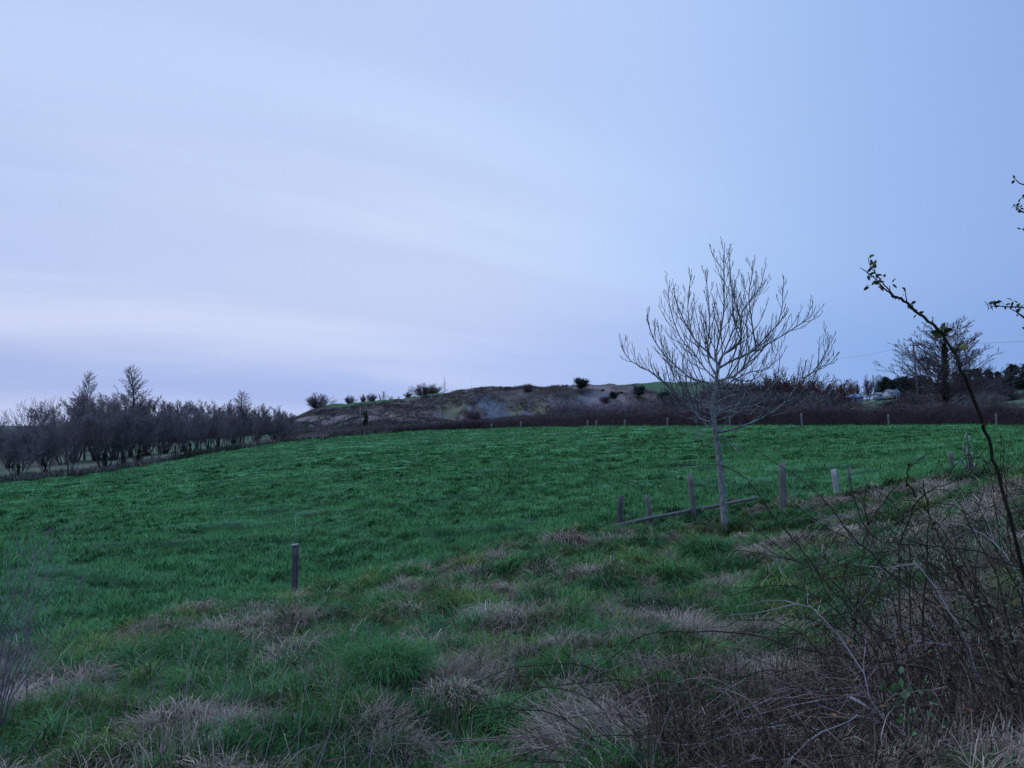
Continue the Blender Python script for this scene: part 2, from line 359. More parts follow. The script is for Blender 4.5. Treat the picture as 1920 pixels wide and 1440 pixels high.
def tufts(name, x, y, nb, L0, L1, spread, droop, wd, colf, label, rng, seg=2, zoff=-.02, comb=None, cat='grass', szf=None):
    n = len(x); cnt = np.full(n, nb) if np.isscalar(nb) else nb
    idx = np.repeat(np.arange(n), cnt); m = len(idx)
    sz = rng.uniform(.6, 1.25, n)*(1 if szf is None else szf)
    ph = rng.uniform(0, 2*pi, m); rr = np.sqrt(rng.random(m))*spread*sz[idx]
    bx = x[idx]+rr*np.cos(ph); by = y[idx]+rr*np.sin(ph)
    # height field sampled on tuft centres plus slope by second sample is costly: interpolate a grid
    bz = ZG(bx, by)+zoff
    azm = ph+rng.normal(0, .9, m)
    if comb is not None: azm = np.where(rng.random(m) < .6, comb[idx]+rng.normal(0, .5, m), azm)
    Ln = rng.uniform(L0, L1, m)*sz[idx]
    dr = rng.uniform(*droop, m)
    wv = wd*rng.uniform(.7, 1.3, m)*(np.maximum(.75, np.hypot(bx, by)/9))
    V, f4, f3, c = blades(np.stack([bx, by, bz], 1), azm, Ln, rng.uniform(.05, .5, m)*np.clip(dr, 0, 1.4), dr, wv, colf(bx, by, idx, m, rng), seg)
    me = mesh_from(name, V, f4, f3, mat('grass_blades', None, attr='Col', scale=3, rough=.95, spec=.03, vcol_var=.12), c)
    return tag(link(name, me), label, cat, kind='stuff')
# fast height lookup on the polar grid
GZ = gz.reshape(nR, nT)[:, :len(th_in)]; LR = np.log(RR)
def ZG(x, y):
    th = np.arctan2(x, y); r = np.log(np.hypot(x, y))
    ti = np.clip((th-th_in[0])/(th_in[1]-th_in[0]), 0, len(th_in)-1.001); ri = np.clip(np.interp(r, LR, np.arange(nR)), 0, nR-1.001)
    a = ti.astype(int); b = ri.astype(int); fa = ti-a; fb = ri-b
    return (GZ[b, a]*(1-fa)+GZ[b, a+1]*fa)*(1-fb)+(GZ[b+1, a]*(1-fa)+GZ[b+1, a+1]*fa)*fb
G1 = np.array((.060, .150, .042)); G2 = np.array((.034, .112, .042)); G3 = np.array((.092, .142, .034)); STRAW = np.array((.39, .32, .24)); STRAW2 = np.array((.165, .125, .092)); DUN = np.array((.11, .085, .06))
def cgreen(x, y, idx, m, rng):
    t = rng.random(idx.max()+1)[idx][:, None]; k = fbm(x, y, 1.2, 91)[:, None]; v = rng.uniform(.6, 1.35, idx.max()+1)[idx][:, None]*(.6+.8*fbm(x, y, .55, 93, 2)[:, None])
    c = G1*(1-t)+G2*t; c = c*(1-sstep(.5, .75, k))+G3*sstep(.5, .75, k)
    return c*v*rng.uniform(.6, 1.35, (m, 1))
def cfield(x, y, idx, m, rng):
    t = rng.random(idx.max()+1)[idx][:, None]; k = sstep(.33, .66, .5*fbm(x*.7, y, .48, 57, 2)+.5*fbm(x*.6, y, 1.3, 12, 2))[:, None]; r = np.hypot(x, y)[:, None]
    return (FIELD*np.array((1.25, 1.25, 1.0))*(.8+.4*t))*(.58+.85*k)*rng.uniform(.85, 1.15, (m, 1))  # same mottling as the ground, hollow shade painted into the blade colour
def cstraw(x, y, idx, m, rng):
    t = rng.random(idx.max()+1)[idx][:, None]
    c = STRAW*(1-t)+STRAW2*t
    return c*rng.uniform(.5, 1.3, (m, 1))
rg = np.random.default_rng(11)
def strawness(x, y):
    th = np.degrees(np.arctan2(x, y)); r = np.hypot(x, y)
    s = .72*fbm(x, y, .60, 101, 2)+.28*fbm(x, y, 2.6, 131, 2)
    bias = .13*sstep(9, 20, th)*sstep(9, 5, r)+.07*sstep(5, 3.6, r)+.05*sstep(18, 26, th)-.04*sstep(12, 9, th)*sstep(9, 14, r)
    rb_ = np.interp(np.arctan2(x, y), bth, brr); return s+bias-.06*sstep(.80, .97, r/rb_)
# bank: green tufts
def mixgreen(x, y, idx, m, rng):
    c = cgreen(x, y, idx, m, rng)*.72; k = rng.random(m) < .06; c[k] = cstraw(x, y, idx, m, rng)[k]*.9; return c  # base blades painted darker, as shade beneath the mounds
def mixstraw(x, y, idx, m, rng):
    c = cstraw(x, y, idx, m, rng)*.72; k = rng.random(m) < .06; c[k] = cgreen(x, y, idx, m, rng)[k]; return c  # low straw darkened likewise, painted shade under the mounds
x, y, r = scatter(21000, 2.4, 28, -38, 40, 1.25, rg); b = bankness(x, y); s = strawness(x, y)
k = (rg.random(len(x)) < b)&(rg.random(len(x)) < (1-sstep(.57, .65, s)*.85)*(1-.92*sstep(7, 15, np.degrees(np.arctan2(x, y))+(fbm(x, y, .7, 701)-.5)*9)*sstep(5.6, 4.7, r))); x, y, r = x[k], y[k], r[k]
tufts('grass', x, y, 34, .05, .14, .085, (.3, 2.0), .0050, mixgreen, 'tufted long green grass growing over the rough bank', rg, seg=2, szf=.5+1.2*fbm(x, y, .5, 501, 2))
# bank: dead straw
x, y, r = scatter(19000, 2.4, 26, -38, 40, 1.3, rg); b = bankness(x, y); s = strawness(x, y)
k = (rg.random(len(x)) < b)&(rg.random(len(x)) < (sstep(.55, .64, s)+.06)*(1-.6*sstep(9, 16, np.degrees(np.arctan2(x, y)))*sstep(5.4, 4.5, r))); x, y, r = x[k], y[k], r[k]
tufts('dead_grass', x, y, 32, .08, .24, .10, (1.0, 2.8), .0050, mixstraw, 'matted dead straw coloured grass lying in patches on the bank', rg, seg=3, comb=fbm(x, y, .8, 301, 2)*12)
def mounds(name, x, y, nb, R_, H_, kindf, wd, label, rng, droop=(1.5, 2.9), seg=3, lf=(.5, 1.3)):
    n = len(x); rad = rng.uniform(R_[0], R_[1], n)*np.clip(np.hypot(x, y)/8.5, .5, 1); hgt = rad*rng.uniform(H_[0], H_[1], n); el = rng.uniform(.6, 1.6, n)
    cnt = (nb*(rad/rad.mean())**1.1*rng.uniform(.6, 1.3, n)).astype(int); idx = np.repeat(np.arange(n), cnt); m = len(idx)
    ph = rng.uniform(0, 2*pi, m); q = np.sqrt(rng.random(m)); lean = rng.uniform(0, 2*pi, n)[idx]
    bx = x[idx]+np.cos(ph)*q*rad[idx]*.8*el[idx]; by = y[idx]+np.sin(ph)*q*rad[idx]*.8
    bz = ZG(bx, by)+hgt[idx]*(1-q**2)*rng.uniform(.5, 1, m)-.03
    azm = np.where(rng.random(m) < .35, lean+rng.normal(0, .5, m), ph+rng.normal(0, .8, m))
    Ln = rad[idx]*rng.uniform(lf[0], lf[1], m); a1 = rng.uniform(*droop, m); a0 = rng.uniform(.1, .8, m)
    col = kindf(x, y, idx, m, rng); wv = wd*rng.uniform(.6, 1.3, m)*np.maximum(.7, np.hypot(bx, by)/9)
    V, f4, f3, c = blades(np.stack([bx, by, bz], 1), azm, Ln, a0, a1, wv, col, seg)
    tag(link(name, mesh_from(name, V, f4, f3, mat('grass_blades', None), c)), label, 'grass', kind='stuff')
x, y, r = scatter(3000, 2.6, 27, -37, 39, 1.35, rg); b = bankness(x, y); s = strawness(x, y)
def brownzone(x, y): th = np.degrees(np.arctan2(x, y)); r = np.hypot(x, y); return sstep(7, 15, th+(fbm(x, y, .7, 701)-.5)*9)*sstep(5.6, 4.7, r+(fbm(x, y, .9, 703)-.5)*1.2)
bz_ = brownzone(x, y); k = (rg.random(len(x)) < b)&(rg.random(len(x)) > bz_*.93); x, y, s = x[k], y[k], s[k]
s = s+rg.normal(0, .03, len(s)); st_ = rg.random(len(x)) < sstep(.535, .60, s)*.92+.03
def kg(x, y, idx, m, rng):
    t = rng.random(len(x))[idx][:, None]; v = rng.uniform(.5, 1.35, len(x))[idx][:, None]; y3 = (rng.random(len(x)) < .2)[idx][:, None]
    c = np.where(y3, G3, G1*(1-t)+G2*t)*v*rng.uniform(.6, 1.35, (m, 1)); k = rng.random(m) < .05; c[k] = STRAW*rng.uniform(.4, 1, (k.sum(), 1)); return c
def ks(x, y, idx, m, rng):
    t = rng.random(len(x))[idx][:, None]; v = rng.uniform(.5, 1.25, len(x))[idx][:, None]
    c = (STRAW*(1-t)+STRAW2*t)*v*rng.uniform(.45, 1.3, (m, 1)); k = rng.random(m) < .06; c[k] = G2*rng.uniform(.5, 1, (k.sum(), 1)); return c
mounds('grass', x[~st_], y[~st_], 170, (.12, .36), (.35, .8), kg, .0050, 'green grass tussocks crowding the rough bank', rg)
mounds('dead_grass', x[st_], y[st_], 170, (.12, .38), (.25, .6), ks, .0050, 'collapsed straw tussocks scattered over the rough bank', rg)
x, y, r = scatter(9000, 9.5, 75, -36, 36, 1.35, rg); b = bankness(x, y); k = (b < .5)&(fbm(x, y, 5, 601, 2) > .42); x, y = x[k], y[k]
def kf(x, y, idx, m, rng): v = rng.uniform(.75, 1.3, len(x))[idx][:, None]; return FIELD*np.array((1.2, 1.2, 1))*v*rng.uniform(.7, 1.3, (m, 1))
mounds('grass', x, y, 60, (.16, .42), (.3, .55), kf, .0085, 'low soft tufts standing out of the pasture', rg, seg=1, droop=(.8, 1.9), lf=(.35, .8))
# field: short grass, fine tufts near, broader ones far off
x, y, r = scatter(150000, 9, 118, -36, 36, 1.55, rg); b = bankness(x, y); k = (rg.random(len(x)) > b-.05)&(r < edge_r(x, y)); x, y = x[k], y[k]
r = np.hypot(x, y)
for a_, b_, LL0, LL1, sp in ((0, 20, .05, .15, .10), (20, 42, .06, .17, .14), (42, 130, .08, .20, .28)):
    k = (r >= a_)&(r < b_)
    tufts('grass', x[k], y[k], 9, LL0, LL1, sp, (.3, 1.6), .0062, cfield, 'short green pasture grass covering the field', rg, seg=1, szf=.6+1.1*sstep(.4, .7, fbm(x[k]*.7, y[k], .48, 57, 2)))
# coarse growth over the hill
x, y, r = scatter(26000, 128, 262, -17, 11, 0.2, rg)
def chill(x, y, idx, m, rng):
    t = fbm(x, y, 9, 401, 3)[:, None]; q = rng.random((m, 1))
    return np.where(t < .47, np.array((.14, .11, .10)), np.where(t < .55, np.array((.10, .105, .07)), np.array((.075, .06, .06))))*rng.uniform(.5, 1.3, (m, 1))
pv = np.stack([x, y, ZG(x, y)], 1); qx, qy = project(pv); dsl = ((qx-935)/60)**2+((qy-775)/22)**2; k = (rg.random(len(x)) < sstep(.2, 1.2, dsl+(fbm(x, y, 7, 403)-.5)*1.8)+.22)&(fbm(x, y, 12, 405, 3) > .40)&(r < np.interp(qx, [560, 830, 900, 1180, 1230], [247, 243, 262, 262, 236]))
tufts('heather', x[k], y[k], 9, .3, .95, .7, (.2, 1.5), .004, chill, 'rough dead bracken and heather covering the hill slope', rg, seg=1, cat='heather')

# ------------------------------------------------------------------ bark and twig materials
bark = mat('ash_bark', (.075, .085, .085), (.27, .29, .28), scale=14, rough=.95, bump=.6, vscale=(1, 1, .5))
twig_m = mat('ash_twigs', (.065, .065, .065), (.13, .13, .12), scale=3, rough=.9)
wood_twig = mat('wood_twigs', (.125, .106, .108), (.22, .190, .192), scale=.5, rough=1)
dark_twig = mat('dark_twigs', (.062, .052, .055), (.115, .096, .100), scale=.6, rough=1)
lilac_twig = mat('lilac_twigs', (.150, .125, .132), (.25, .215, .225), scale=.5, rough=1)
grey_twig = mat('grey_twigs', (.095, .098, .095), (.16, .155, .145), scale=.5, rough=1)
ivy_m = mat('ivy_leaves', (.020, .035, .020), (.045, .070, .035), scale=3, rough=.8)
ever_m = mat('evergreen_leaves', (.018, .028, .024), (.038, .052, .036), scale=1.5, rough=.9)
russet = mat('russet_twigs', (.085, .048, .045), (.13, .075, .065), scale=.5, rough=1)

UP = np.array((0, 0, 1.0))
def perp(d, rng):
    a = rng.normal(0, 1, 3); a -= d*a.dot(d); return nrm(a)
def branch(out, rng, p, d, Ln, r, lev, S):
    n = S['seg'][lev]; pts = [p]; rad = [r]; tr = S['trop'][lev]
    for q in range(n):
        d = nrm(d+rng.normal(0, S['wig'], 3)+UP*tr/n); p = p+d*Ln/n
        pts.append(p); rad.append(max(S['rmin'], r*(1-(q+1)/n*(1-S['tip']))))
    out.append((lev, np.array(pts), rad))
    if lev+1 < S['lev']: kids(out, rng, np.array(pts), rad, Ln, lev+1, S)
def kids(out, rng, pts, rad, Ln, lev, S, t0=None, n=None, both=False):
    nc = n or S['n'][lev]; t0 = S['t0'][lev] if t0 is None else t0; N_ = len(pts)-1
    ph0 = rng.uniform(0, 2*pi)
    for c in range(nc):
        t = t0+(1-t0)*(c+rng.random())/nc*S.get('tmax', .98); f = t*N_; i_ = int(f); fr = f-i_
        p = pts[i_]*(1-fr)+pts[i_+1]*fr; r = rad[i_]*(1-fr)+rad[i_+1]*fr
        tg = nrm(pts[i_+1]-pts[i_]); ph = ph0+c*2.4+rng.normal(0, .4)
        e1 = nrm(np.cross(tg, (0.31, .2, .93) if abs(tg[2]) < .9 else (1, .1, 0))); e2 = np.cross(tg, e1)
        side = e1*cos(ph)+e2*sin(ph); a = S['ang'][lev]*rng.uniform(.7, 1.25)
        d = nrm(tg*cos(a)+side*sin(a))
        ll = Ln*S['lr'][lev]*rng.uniform(.6, 1.15)*(1-S.get('con', .5)*(t-t0)/(1-t0+1e-6))
        branch(out, rng, p, d, ll, max(S['rmin'], min(r*.75, r*S.get('rr', .6))), lev, S)
def to_geo(out, g, lv=None, sides=(8, 5, 3, 3, 3)):
    for lev, pts, rad in out:
        if lv is None or lev in lv: g.tube(pts, rad, sides[min(lev, 4)])

# ------------------------------------------------------------------ the young ash tree
def photo_line(lst, Y0, y1=None, n=None):
    """(px,py) list -> world polyline, depth drifting from Y0 to Y0+y1"""
    m = len(lst); return [P(a, b, Y0+(y1 or 0)*(k/(m-1))**1.0) for k, (a, b) in enumerate(lst)]
AY = 19.0
base = gp(1360, AY)
ash = empty('ash_tree', base); tag(ash, 'bare young ash tree with pale trunk standing on the grassy bank', 'tree')
def rel(g, o=base): g.flush(); g.V = [v-np.asarray(o) for v in g.V]; return g
trunk_px = [(1361,1012),(1357,960),(1353,910),(1348,860),(1343,820),(1339,790),(1337,757),(1342,728),(1344,704),(1348,684)]
tl = smoothline(photo_line(trunk_px, AY), 26)
tr_ = np.interp(np.linspace(0, 1, 26), [0, .06, .3, .6, .85, 1], [.112, .084, .074, .062, .048, .041])
g = Geo(); g.tube(list(tl), list(tr_), 12)
LIMBS = [ # photo points, depth drift, base radius
 ([(1348,684),(1340,676),(1322,656),(1301,635),(1282,600),(1270,570),(1262,540)], 1.0, .036),
 ([(1348,686),(1352,670),(1368,655),(1385,643),(1390,625),(1380,606),(1374,580),(1372,545),(1368,490)], -.7, .036),
 ([(1348,690),(1374,675),(1409,659),(1430,638),(1457,609),(1478,583)], -1.0, .040),
 ([(1418,652),(1412,620),(1408,590),(1404,560),(1409,520),(1411,490)], -1.2, .024),
 ([(1344,716),(1360,710),(1378,704),(1400,683),(1417,659),(1457,635),(1496,611),(1520,593),(1530,573)], .8, .040),
 ([(1343,812),(1377,804),(1425,786),(1470,757),(1494,725),(1530,691),(1551,656),(1557,628)], -1.2, .042),
 ([(1494,725),(1500,712),(1540,690),(1560,678),(1572,660)], -1.4, .014),
 ([(1337,786),(1325,790),(1309,781),(1277,746),(1245,717),(1219,696),(1187,680),(1169,659),(1168,645)], .6, .034),
 ([(1337,778),(1309,768),(1282,746),(1250,720),(1230,700)], -1.6, .022),
 ([(1340,735),(1325,716),(1298,711),(1264,683),(1238,656),(1219,620),(1213,578)], -.5, .030),
 ([(1264,715),(1262,698),(1252,670),(1240,640),(1232,600)], -.5, .014),
 ([(1343,705),(1330,680),(1326,650),(1330,620),(1330,580),(1326,540),(1322,505)], .4, .028),
 ([(1345,695),(1343,660),(1352,620),(1357,580),(1358,540),(1357,500),(1359,455)], .2, .030),
 ([(1358,510),(1345,492),(1335,475),(1332,458)], .2, .010),
 ([(1300,634),(1292,600),(1290,560),(1297,505)], .8, .018),
 ([(1390,640),(1388,600),(1376,560),(1370,530),(1368,475)], -.6, .016),
 ([(1344,712),(1320,690),(1300,660),(1280,640),(1262,600),(1254,560),(1256,525)], 1.7, .024),
 ([(1341,730),(1370,716),(1400,700),(1440,690),(1455,668),(1460,640)], 1.5, .018),
 ([(1347,690),(1362,650),(1380,610),(1400,570),(1425,540),(1433,505)], 1.4, .024),
 ([(1457,610),(1466,580),(1468,550),(1470,518)], -1.0, .014),
 ([(1339,760),(1360,745),(1390,735),(1420,700),(1440,660)], -1.9, .020),
 ([(1338,770),(1300,745),(1280,712),(1262,690),(1250,650)], 1.9, .020),
 ([(1337,775),(1370,762),(1420,748),(1450,720),(1475,700)], 1.6, .016),
]
S_ash = dict(lev=4, seg=[6, 6, 5, 2], wig=.014, trop=[.5, 1.15, 1.3, .6], tip=.42, rmin=.0048, n=[0, 8, 4, 2], t0=[.2, .15, .2, .4], ang=[.6, .66, .62, .6], lr=[.5, .40, .46, .16], con=.72, rr=.6, tmax=.93)
ra = np.random.default_rng(3)
out = []; n_l = 0
for lp, dy, r0 in LIMBS:
    m = len(lp)
    pl = photo_line(lp, AY) ; pl = [P(a, b, AY+dy*(k/(m-1))) for k, (a, b) in enumerate(lp)] if r0 > .015 else [P(a, b, AY+dy) for a, b in lp]
    ln = smoothline(pl, 14, .004, ra); rad = list(np.linspace(r0, .009, 14))
    LL = np.linalg.norm(np.diff(ln, axis=0), axis=1).sum()
    g.tube(list(ln), [q*.85 for q in rad], 6)
    kids(out, ra, ln, rad, LL, 1, S_ash, t0=.12, n=max(4, int(LL*6.2)))
# fine dead skirt of twigs low on the trunk
n_l = len(out)
S_sk = dict(lev=3, seg=[4, 5, 4], wig=.14, trop=[.1, .25, .2], tip=.35, rmin=.0058, n=[0, 5, 3], t0=[.2, .2, .2], ang=[1.3, .7, .7], lr=[.5, .5, .5], con=.3, rr=.5)
for c in range(30):
    t = ra.uniform(.36, .86); i_ = int(t*25); p = tl[i_]; a = ra.uniform(0, 2*pi); d = nrm(np.array((cos(a), sin(a), ra.uniform(-.15, .5))))
    branch(out, ra, p, d, ra.uniform(.5, 1.3), ra.uniform(.006, .012), 1, dict(S_sk, lev=3))
g2 = Geo(); g3 = Geo()
for lev, pts, rad in out[:n_l]: g2.tube(pts, rad, 3)
for lev, pts, rad in out[n_l:]: g3.tube(pts, rad, 3)
rel(g).build('trunk', bark, ash, smooth=True); rel(g2).build('crown', twig_m, ash); rel(g3).build('dead_branches', mat('dead_branch', (.16, .18, .165), (.30, .32, .30), scale=6), ash)

# ------------------------------------------------------------------ posts and rail
wood = mat('weathered_wood', (.085, .085, .078), (.21, .205, .19), scale=38, rough=.95, bump=.8, vscale=(1, 1, .12))
wood_dark = mat('old_dark_wood', (.055, .048, .052), (.12, .105, .115), scale=38, rough=.95, bump=.8, vscale=(1, 1, .12))
wood_pale = mat('pale_wood', (.22, .22, .22), (.38, .38, .38), scale=38, rough=.9, bump=.5, vscale=(1, 1, .2))
def post_geo(h, r, lean, rng, sides=9, sq=False, cut=.3):
    g = Geo(); n = 7; k = 10
    th = np.arange(k)*2*pi/k; wob = 1+rng.normal(0, .05, k)
    prof = wob*(1/np.maximum(np.abs(np.cos(th)), np.abs(np.sin(th))) if sq else 1)
    V = []
    for q in range(n):
        z = -.35+(h+.35)*q/(n-1); f = 1-.06*q/(n-1)
        for a in range(k):
            zz = z+(cut*r*cos(th[a]+1) if q == n-1 else 0)
            V.append((r*f*prof[a]*cos(th[a])*(1+rng.normal(0, .02))+lean[0]*z, r*f*prof[a]*sin(th[a])+lean[1]*z, zz))
    V.append((lean[0]*h, lean[1]*h, h+.004)); c = len(V)-1
    F4_ = [(q*k+a, q*k+(a+1) % k, (q+1)*k+(a+1) % k, (q+1)*k+a) for q in range(n-1) for a in range(k)]
    F3_ = [((n-1)*k+a, (n-1)*k+(a+1) % k, c) for a in range(k)]
    g.raw(V, F4_, F3_); return g
rp = np.random.default_rng(5)
def post(px, ytop, ybase, Y, wpx, dx, m, label, name='fence_post', sq=False, cat='fence post', group=None, parent=None):
    b_ = gp(px, Y); top = P(px+dx, ytop, Y); h = max(.5, top[2]-b_[2]); lean = (XP(px+dx, Y)-b_[0])/h
    g = post_geo(h, wpx/F*Y/2*(.80 if sq else .88), (lean, rp.uniform(-.02, .02)), rp, sq=sq)
    if parent is not None:
        o = g.build(name, m, parent, loc=tuple(b_-np.asarray(parent.location))); return o, b_, h
    o = empty(name, b_); g.build('shaft', m, o); tag(o, label, cat, group); return o, b_, h
o, b_, h = post(556, 1022, 1118, 16.7, 14, 1, wood_dark, 'lone dark square wooden post at the left edge of the rough bank', sq=True)
gg = Geo(); gg.tube([(.02, 0, h-.1), (.02, 0, h+.3), (.0, 0, h+.65)], [.007, .006, .004], 5); gg.build('thin_rod', wood_pale, o)
gg = Geo(); gg.raw([(-.062, -.062, h+.012), (.062, -.062, h+.03), (.062, .062, h+.03), (-.062, .062, h+.012), (-.062, -.062, h-.01), (.062, -.062, h-.005), (.062, .062, h-.005), (-.062, .062, h-.01)],
   [(0, 1, 2, 3), (4, 7, 6, 5), (0, 4, 5, 1), (1, 5, 6, 2), (2, 6, 7, 3), (3, 7, 4, 0)]); gg.build('end_grain', wood_pale, o)
# the broken rail fence: three posts and one sagging rail
fb_ = gp(1235, 21.8)
fence = empty('rail_fence', fb_); tag(fence, 'broken wooden fence of three leaning posts and one low rail beside the ash tree', 'fence')
post(1158, 930, 1000, 21.2, 11, 5, wood_dark, None, 'post', parent=fence, sq=True)
post(1219, 928, 1000, 21.6, 11, -7, wood, None, 'post', parent=fence)
post(1299, 888, 985, 22.0, 12, -7, wood, None, 'post', parent=fence)
rl = np.array([P(1150, 987, 21.0), P(1215, 972, 21.45), P(1295, 957.5, 22.0), P(1360, 945, 22.5), P(1420, 933, 23.0)]) - fb_
rl = smoothline(rl, 12, .006, rp); g = Geo(); hh = .052; dd = .02
V = []; 
for q, p in enumerate(rl): V += [p+(0, -dd, -hh*(1-.02*q)), p+(0, dd, -hh*(1-.02*q)), p+(0, dd, hh*(1-.02*q)), p+(0, -dd, hh*(1-.02*q))]
n = len(rl); F_ = [(q*4+a, q*4+(a+1) % 4, q*4+4+(a+1) % 4, q*4+4+a) for q in range(n-1) for a in range(4)]+[(3, 2, 1, 0), (4*n-4, 4*n-3, 4*n-2, 4*n-1)]
g.raw(V, F_); g.build('rail', wood, fence)
post(1464, 868, 965, 21.5, 15, 1, wood, 'tall thick grey post just right of the ash tree')
post(1568, 880, 942, 25.5, 12, -7, wood_pale, 'short pale post leaning left in the grass right of the ash tree')
post(1592, 876, 930, 25, 4, -1, wood, 'very thin stake beside the short pale leaning post')
post(1783, 846, 905, 22, 10, -4, wood, 'grey post standing by the brambles at right near a pale seed head stalk')
# dead dock stalk with pale heads
b_ = gp(1816, 18); st = empty('seed_head_stalk', b_); heads = []; tag(st, 'upright dead plant stalk with pale seed heads behind the brambles at right', 'plant')
g = Geo(); g2 = Geo()
for q, (tx, ty) in enumerate([(1811, 815), (1817, 820), (1806, 835), (1822, 850), (1812, 845), (1826, 872), (1803, 862)]):
    tp = P(tx, ty, 18)-b_; ln = smoothline([(rp.normal(0, .03), 0, -.1), tp*(.5, .5, .5)+rp.normal(0, .03, 3), tp], 7); g.tube(list(ln), list(np.linspace(.016, .006, 7)), 5)
    g2 = Geo(); heads.append(g2)
    g2.tube([tp-UP*.1+UP*.02*e+rp.normal(0, .008, 3) for e in range(8)], [.006, .026, .012, .028, .012, .026, .014, .004], 6)
g.build('stems', dark_twig, st); [h_.build('seed_head', wood_pale, st) for h_ in heads]
# stakes along the far hedge
hs = [(922,793,804),(977,791,803),(1102,789,801),(1118,789,800),(1171,786,799),(1251,783,799),(1368,778,797),(1503,774,798),(1666,775,798),(1867,774,798)]
WH = ['leftmost of the stakes', 'next to leftmost stake', 'left one of a close pair of stakes', 'right one of a close pair of stakes', 'fifth stake from the left', 'stake seen just left of the ash crown', 'stake seen just right of the ash trunk', 'stout stake with a forked foot midway', 'next to rightmost stake', 'rightmost of the stakes']
for (px, a, b, ), wh in zip(hs, WH):
    Y = float(np.interp(px, EL[:, 0], EL[:, 1]))-1.6; x_ = XP(px, Y); hgt = (b-a)/F*Y
    g = post_geo(hgt, max(.055, 3.4/F*Y*.5), (rp.uniform(-.06, .03), 0), rp)
    tag(g.build('hedge_stake', wood, loc=(x_, Y, zat(x_, Y))), wh+' along the far hedge', 'stake', 'pale stakes in front of the far hedge')

# ------------------------------------------------------------------ far hedge
rh = np.random.default_rng(21)
def hedge(name, line, hfun, wid, ntw, m, mc, label, density_len=(.12, .45)):
    """line of (px, Y); clipped hedge: dark inner body bristling with twigs"""
    pts = np.array([gp(a, Y) for a, Y in line]); L_ = np.concatenate([[0], np.cumsum(np.linalg.norm(np.diff(pts[:, :2], axis=0), axis=1))]); T_ = L_[-1]
    o0 = pts[len(pts)//2]; root = empty(name, o0); tag(root, label, 'hedge')
    n = int(T_*1.6); s = np.linspace(0, T_, n); cx = np.interp(s, L_, pts[:, 0]); cy = np.interp(s, L_, pts[:, 1]); cz = ZG(cx, cy); H = np.array([hfun(q/T_) for q in s])
    k = 9; prof = np.array([(-1, -.1), (-.95, .3), (-.85, .62), (-.6, .84), (0, .92), (.6, .84), (.85, .62), (.95, .3), (1, -.1)])
    nv = np.stack([np.interp(s, L_, np.gradient(pts[:, 1], L_)), -np.interp(s, L_, np.gradient(pts[:, 0], L_))], 1); nv /= np.linalg.norm(nv, axis=1, keepdims=True)
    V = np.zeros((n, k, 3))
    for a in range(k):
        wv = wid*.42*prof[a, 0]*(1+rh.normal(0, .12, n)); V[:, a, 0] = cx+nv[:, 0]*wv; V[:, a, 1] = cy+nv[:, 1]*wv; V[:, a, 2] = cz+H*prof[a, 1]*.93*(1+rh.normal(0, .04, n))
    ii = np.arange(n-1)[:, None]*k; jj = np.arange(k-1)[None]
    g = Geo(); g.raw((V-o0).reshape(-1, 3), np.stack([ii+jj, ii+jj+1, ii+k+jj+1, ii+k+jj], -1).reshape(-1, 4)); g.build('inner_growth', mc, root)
    q = rh.random(ntw)*T_; hx = np.interp(q, L_, pts[:, 0]); hy = np.interp(q, L_, pts[:, 1]); Hq = np.interp(q, s, H); N0 = np.interp(q, s, nv[:, 0]); N1 = np.interp(q, s, nv[:, 1])
    w_ = rh.uniform(-1, 1, ntw); zz = rh.uniform(.02, .97, ntw); zz = np.where(rh.random(ntw) < .3, rh.uniform(.85, 1.0, ntw), zz)
    w_ = np.where(zz < .85, np.sign(w_)*np.abs(w_)**.3, w_)
    p0 = np.stack([hx+N0*w_*wid*.46, hy+N1*w_*wid*.46, ZG(hx, hy)+zz*Hq], 1)
    d = rh.normal(0, 1, (ntw, 3)); d[:, 2] = np.abs(d[:, 2])+.3; d += np.stack([N0*w_, N1*w_, 0*w_], 1)*1.0; d /= np.linalg.norm(d, axis=1, keepdims=True)
    ll = rh.uniform(*density_len, ntw)[:, None]; p1 = p0+d*ll*.5; p2 = p0+d*ll*.5-0+d*ll*.5*rh.uniform(.8, 1, (ntw, 1))+UP*ll*.15
    sd_ = np.cross(d, rh.normal(0, 1, (ntw, 3))); sd_ /= np.linalg.norm(sd_, axis=1, keepdims=True); sd_ *= .013
    V = np.stack([p0-sd_, p0+sd_, p1-sd_*.8, p1+sd_*.8, p2], 1).reshape(-1, 3)-o0; b = (np.arange(ntw)*5)[:, None]
    g = Geo(); g.raw(V, b+np.array([[0, 1, 3, 2]]), b+np.array([[2, 3, 4]])); g.build('twigs', m, root)
    return root
hline = [(a, float(np.interp(a, EL[:, 0], EL[:, 1]))+.6) for a in range(620, 2180, 40)]
def hh(t):
    px = 620+t*1520
    return float(np.interp(px, [620, 700, 800, 900, 1050, 1250, 1500, 1700, 1900, 2200], [.5, .65, .85, 1.15, 1.45, 1.65, 1.75, 1.8, 1.85, 1.9]))*1.10*(1+.05*sin(px*.03)+.05*sin(px*.11)+.14*(float(vnoise(np.array([px*.035]), np.array([.5]), 9)[0])-.5))
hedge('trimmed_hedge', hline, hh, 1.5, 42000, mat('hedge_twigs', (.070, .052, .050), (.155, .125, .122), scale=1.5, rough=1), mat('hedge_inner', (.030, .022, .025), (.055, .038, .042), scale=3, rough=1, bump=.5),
      'long trimmed brown bare hedge along the far edge of the green field', (.15, .62))

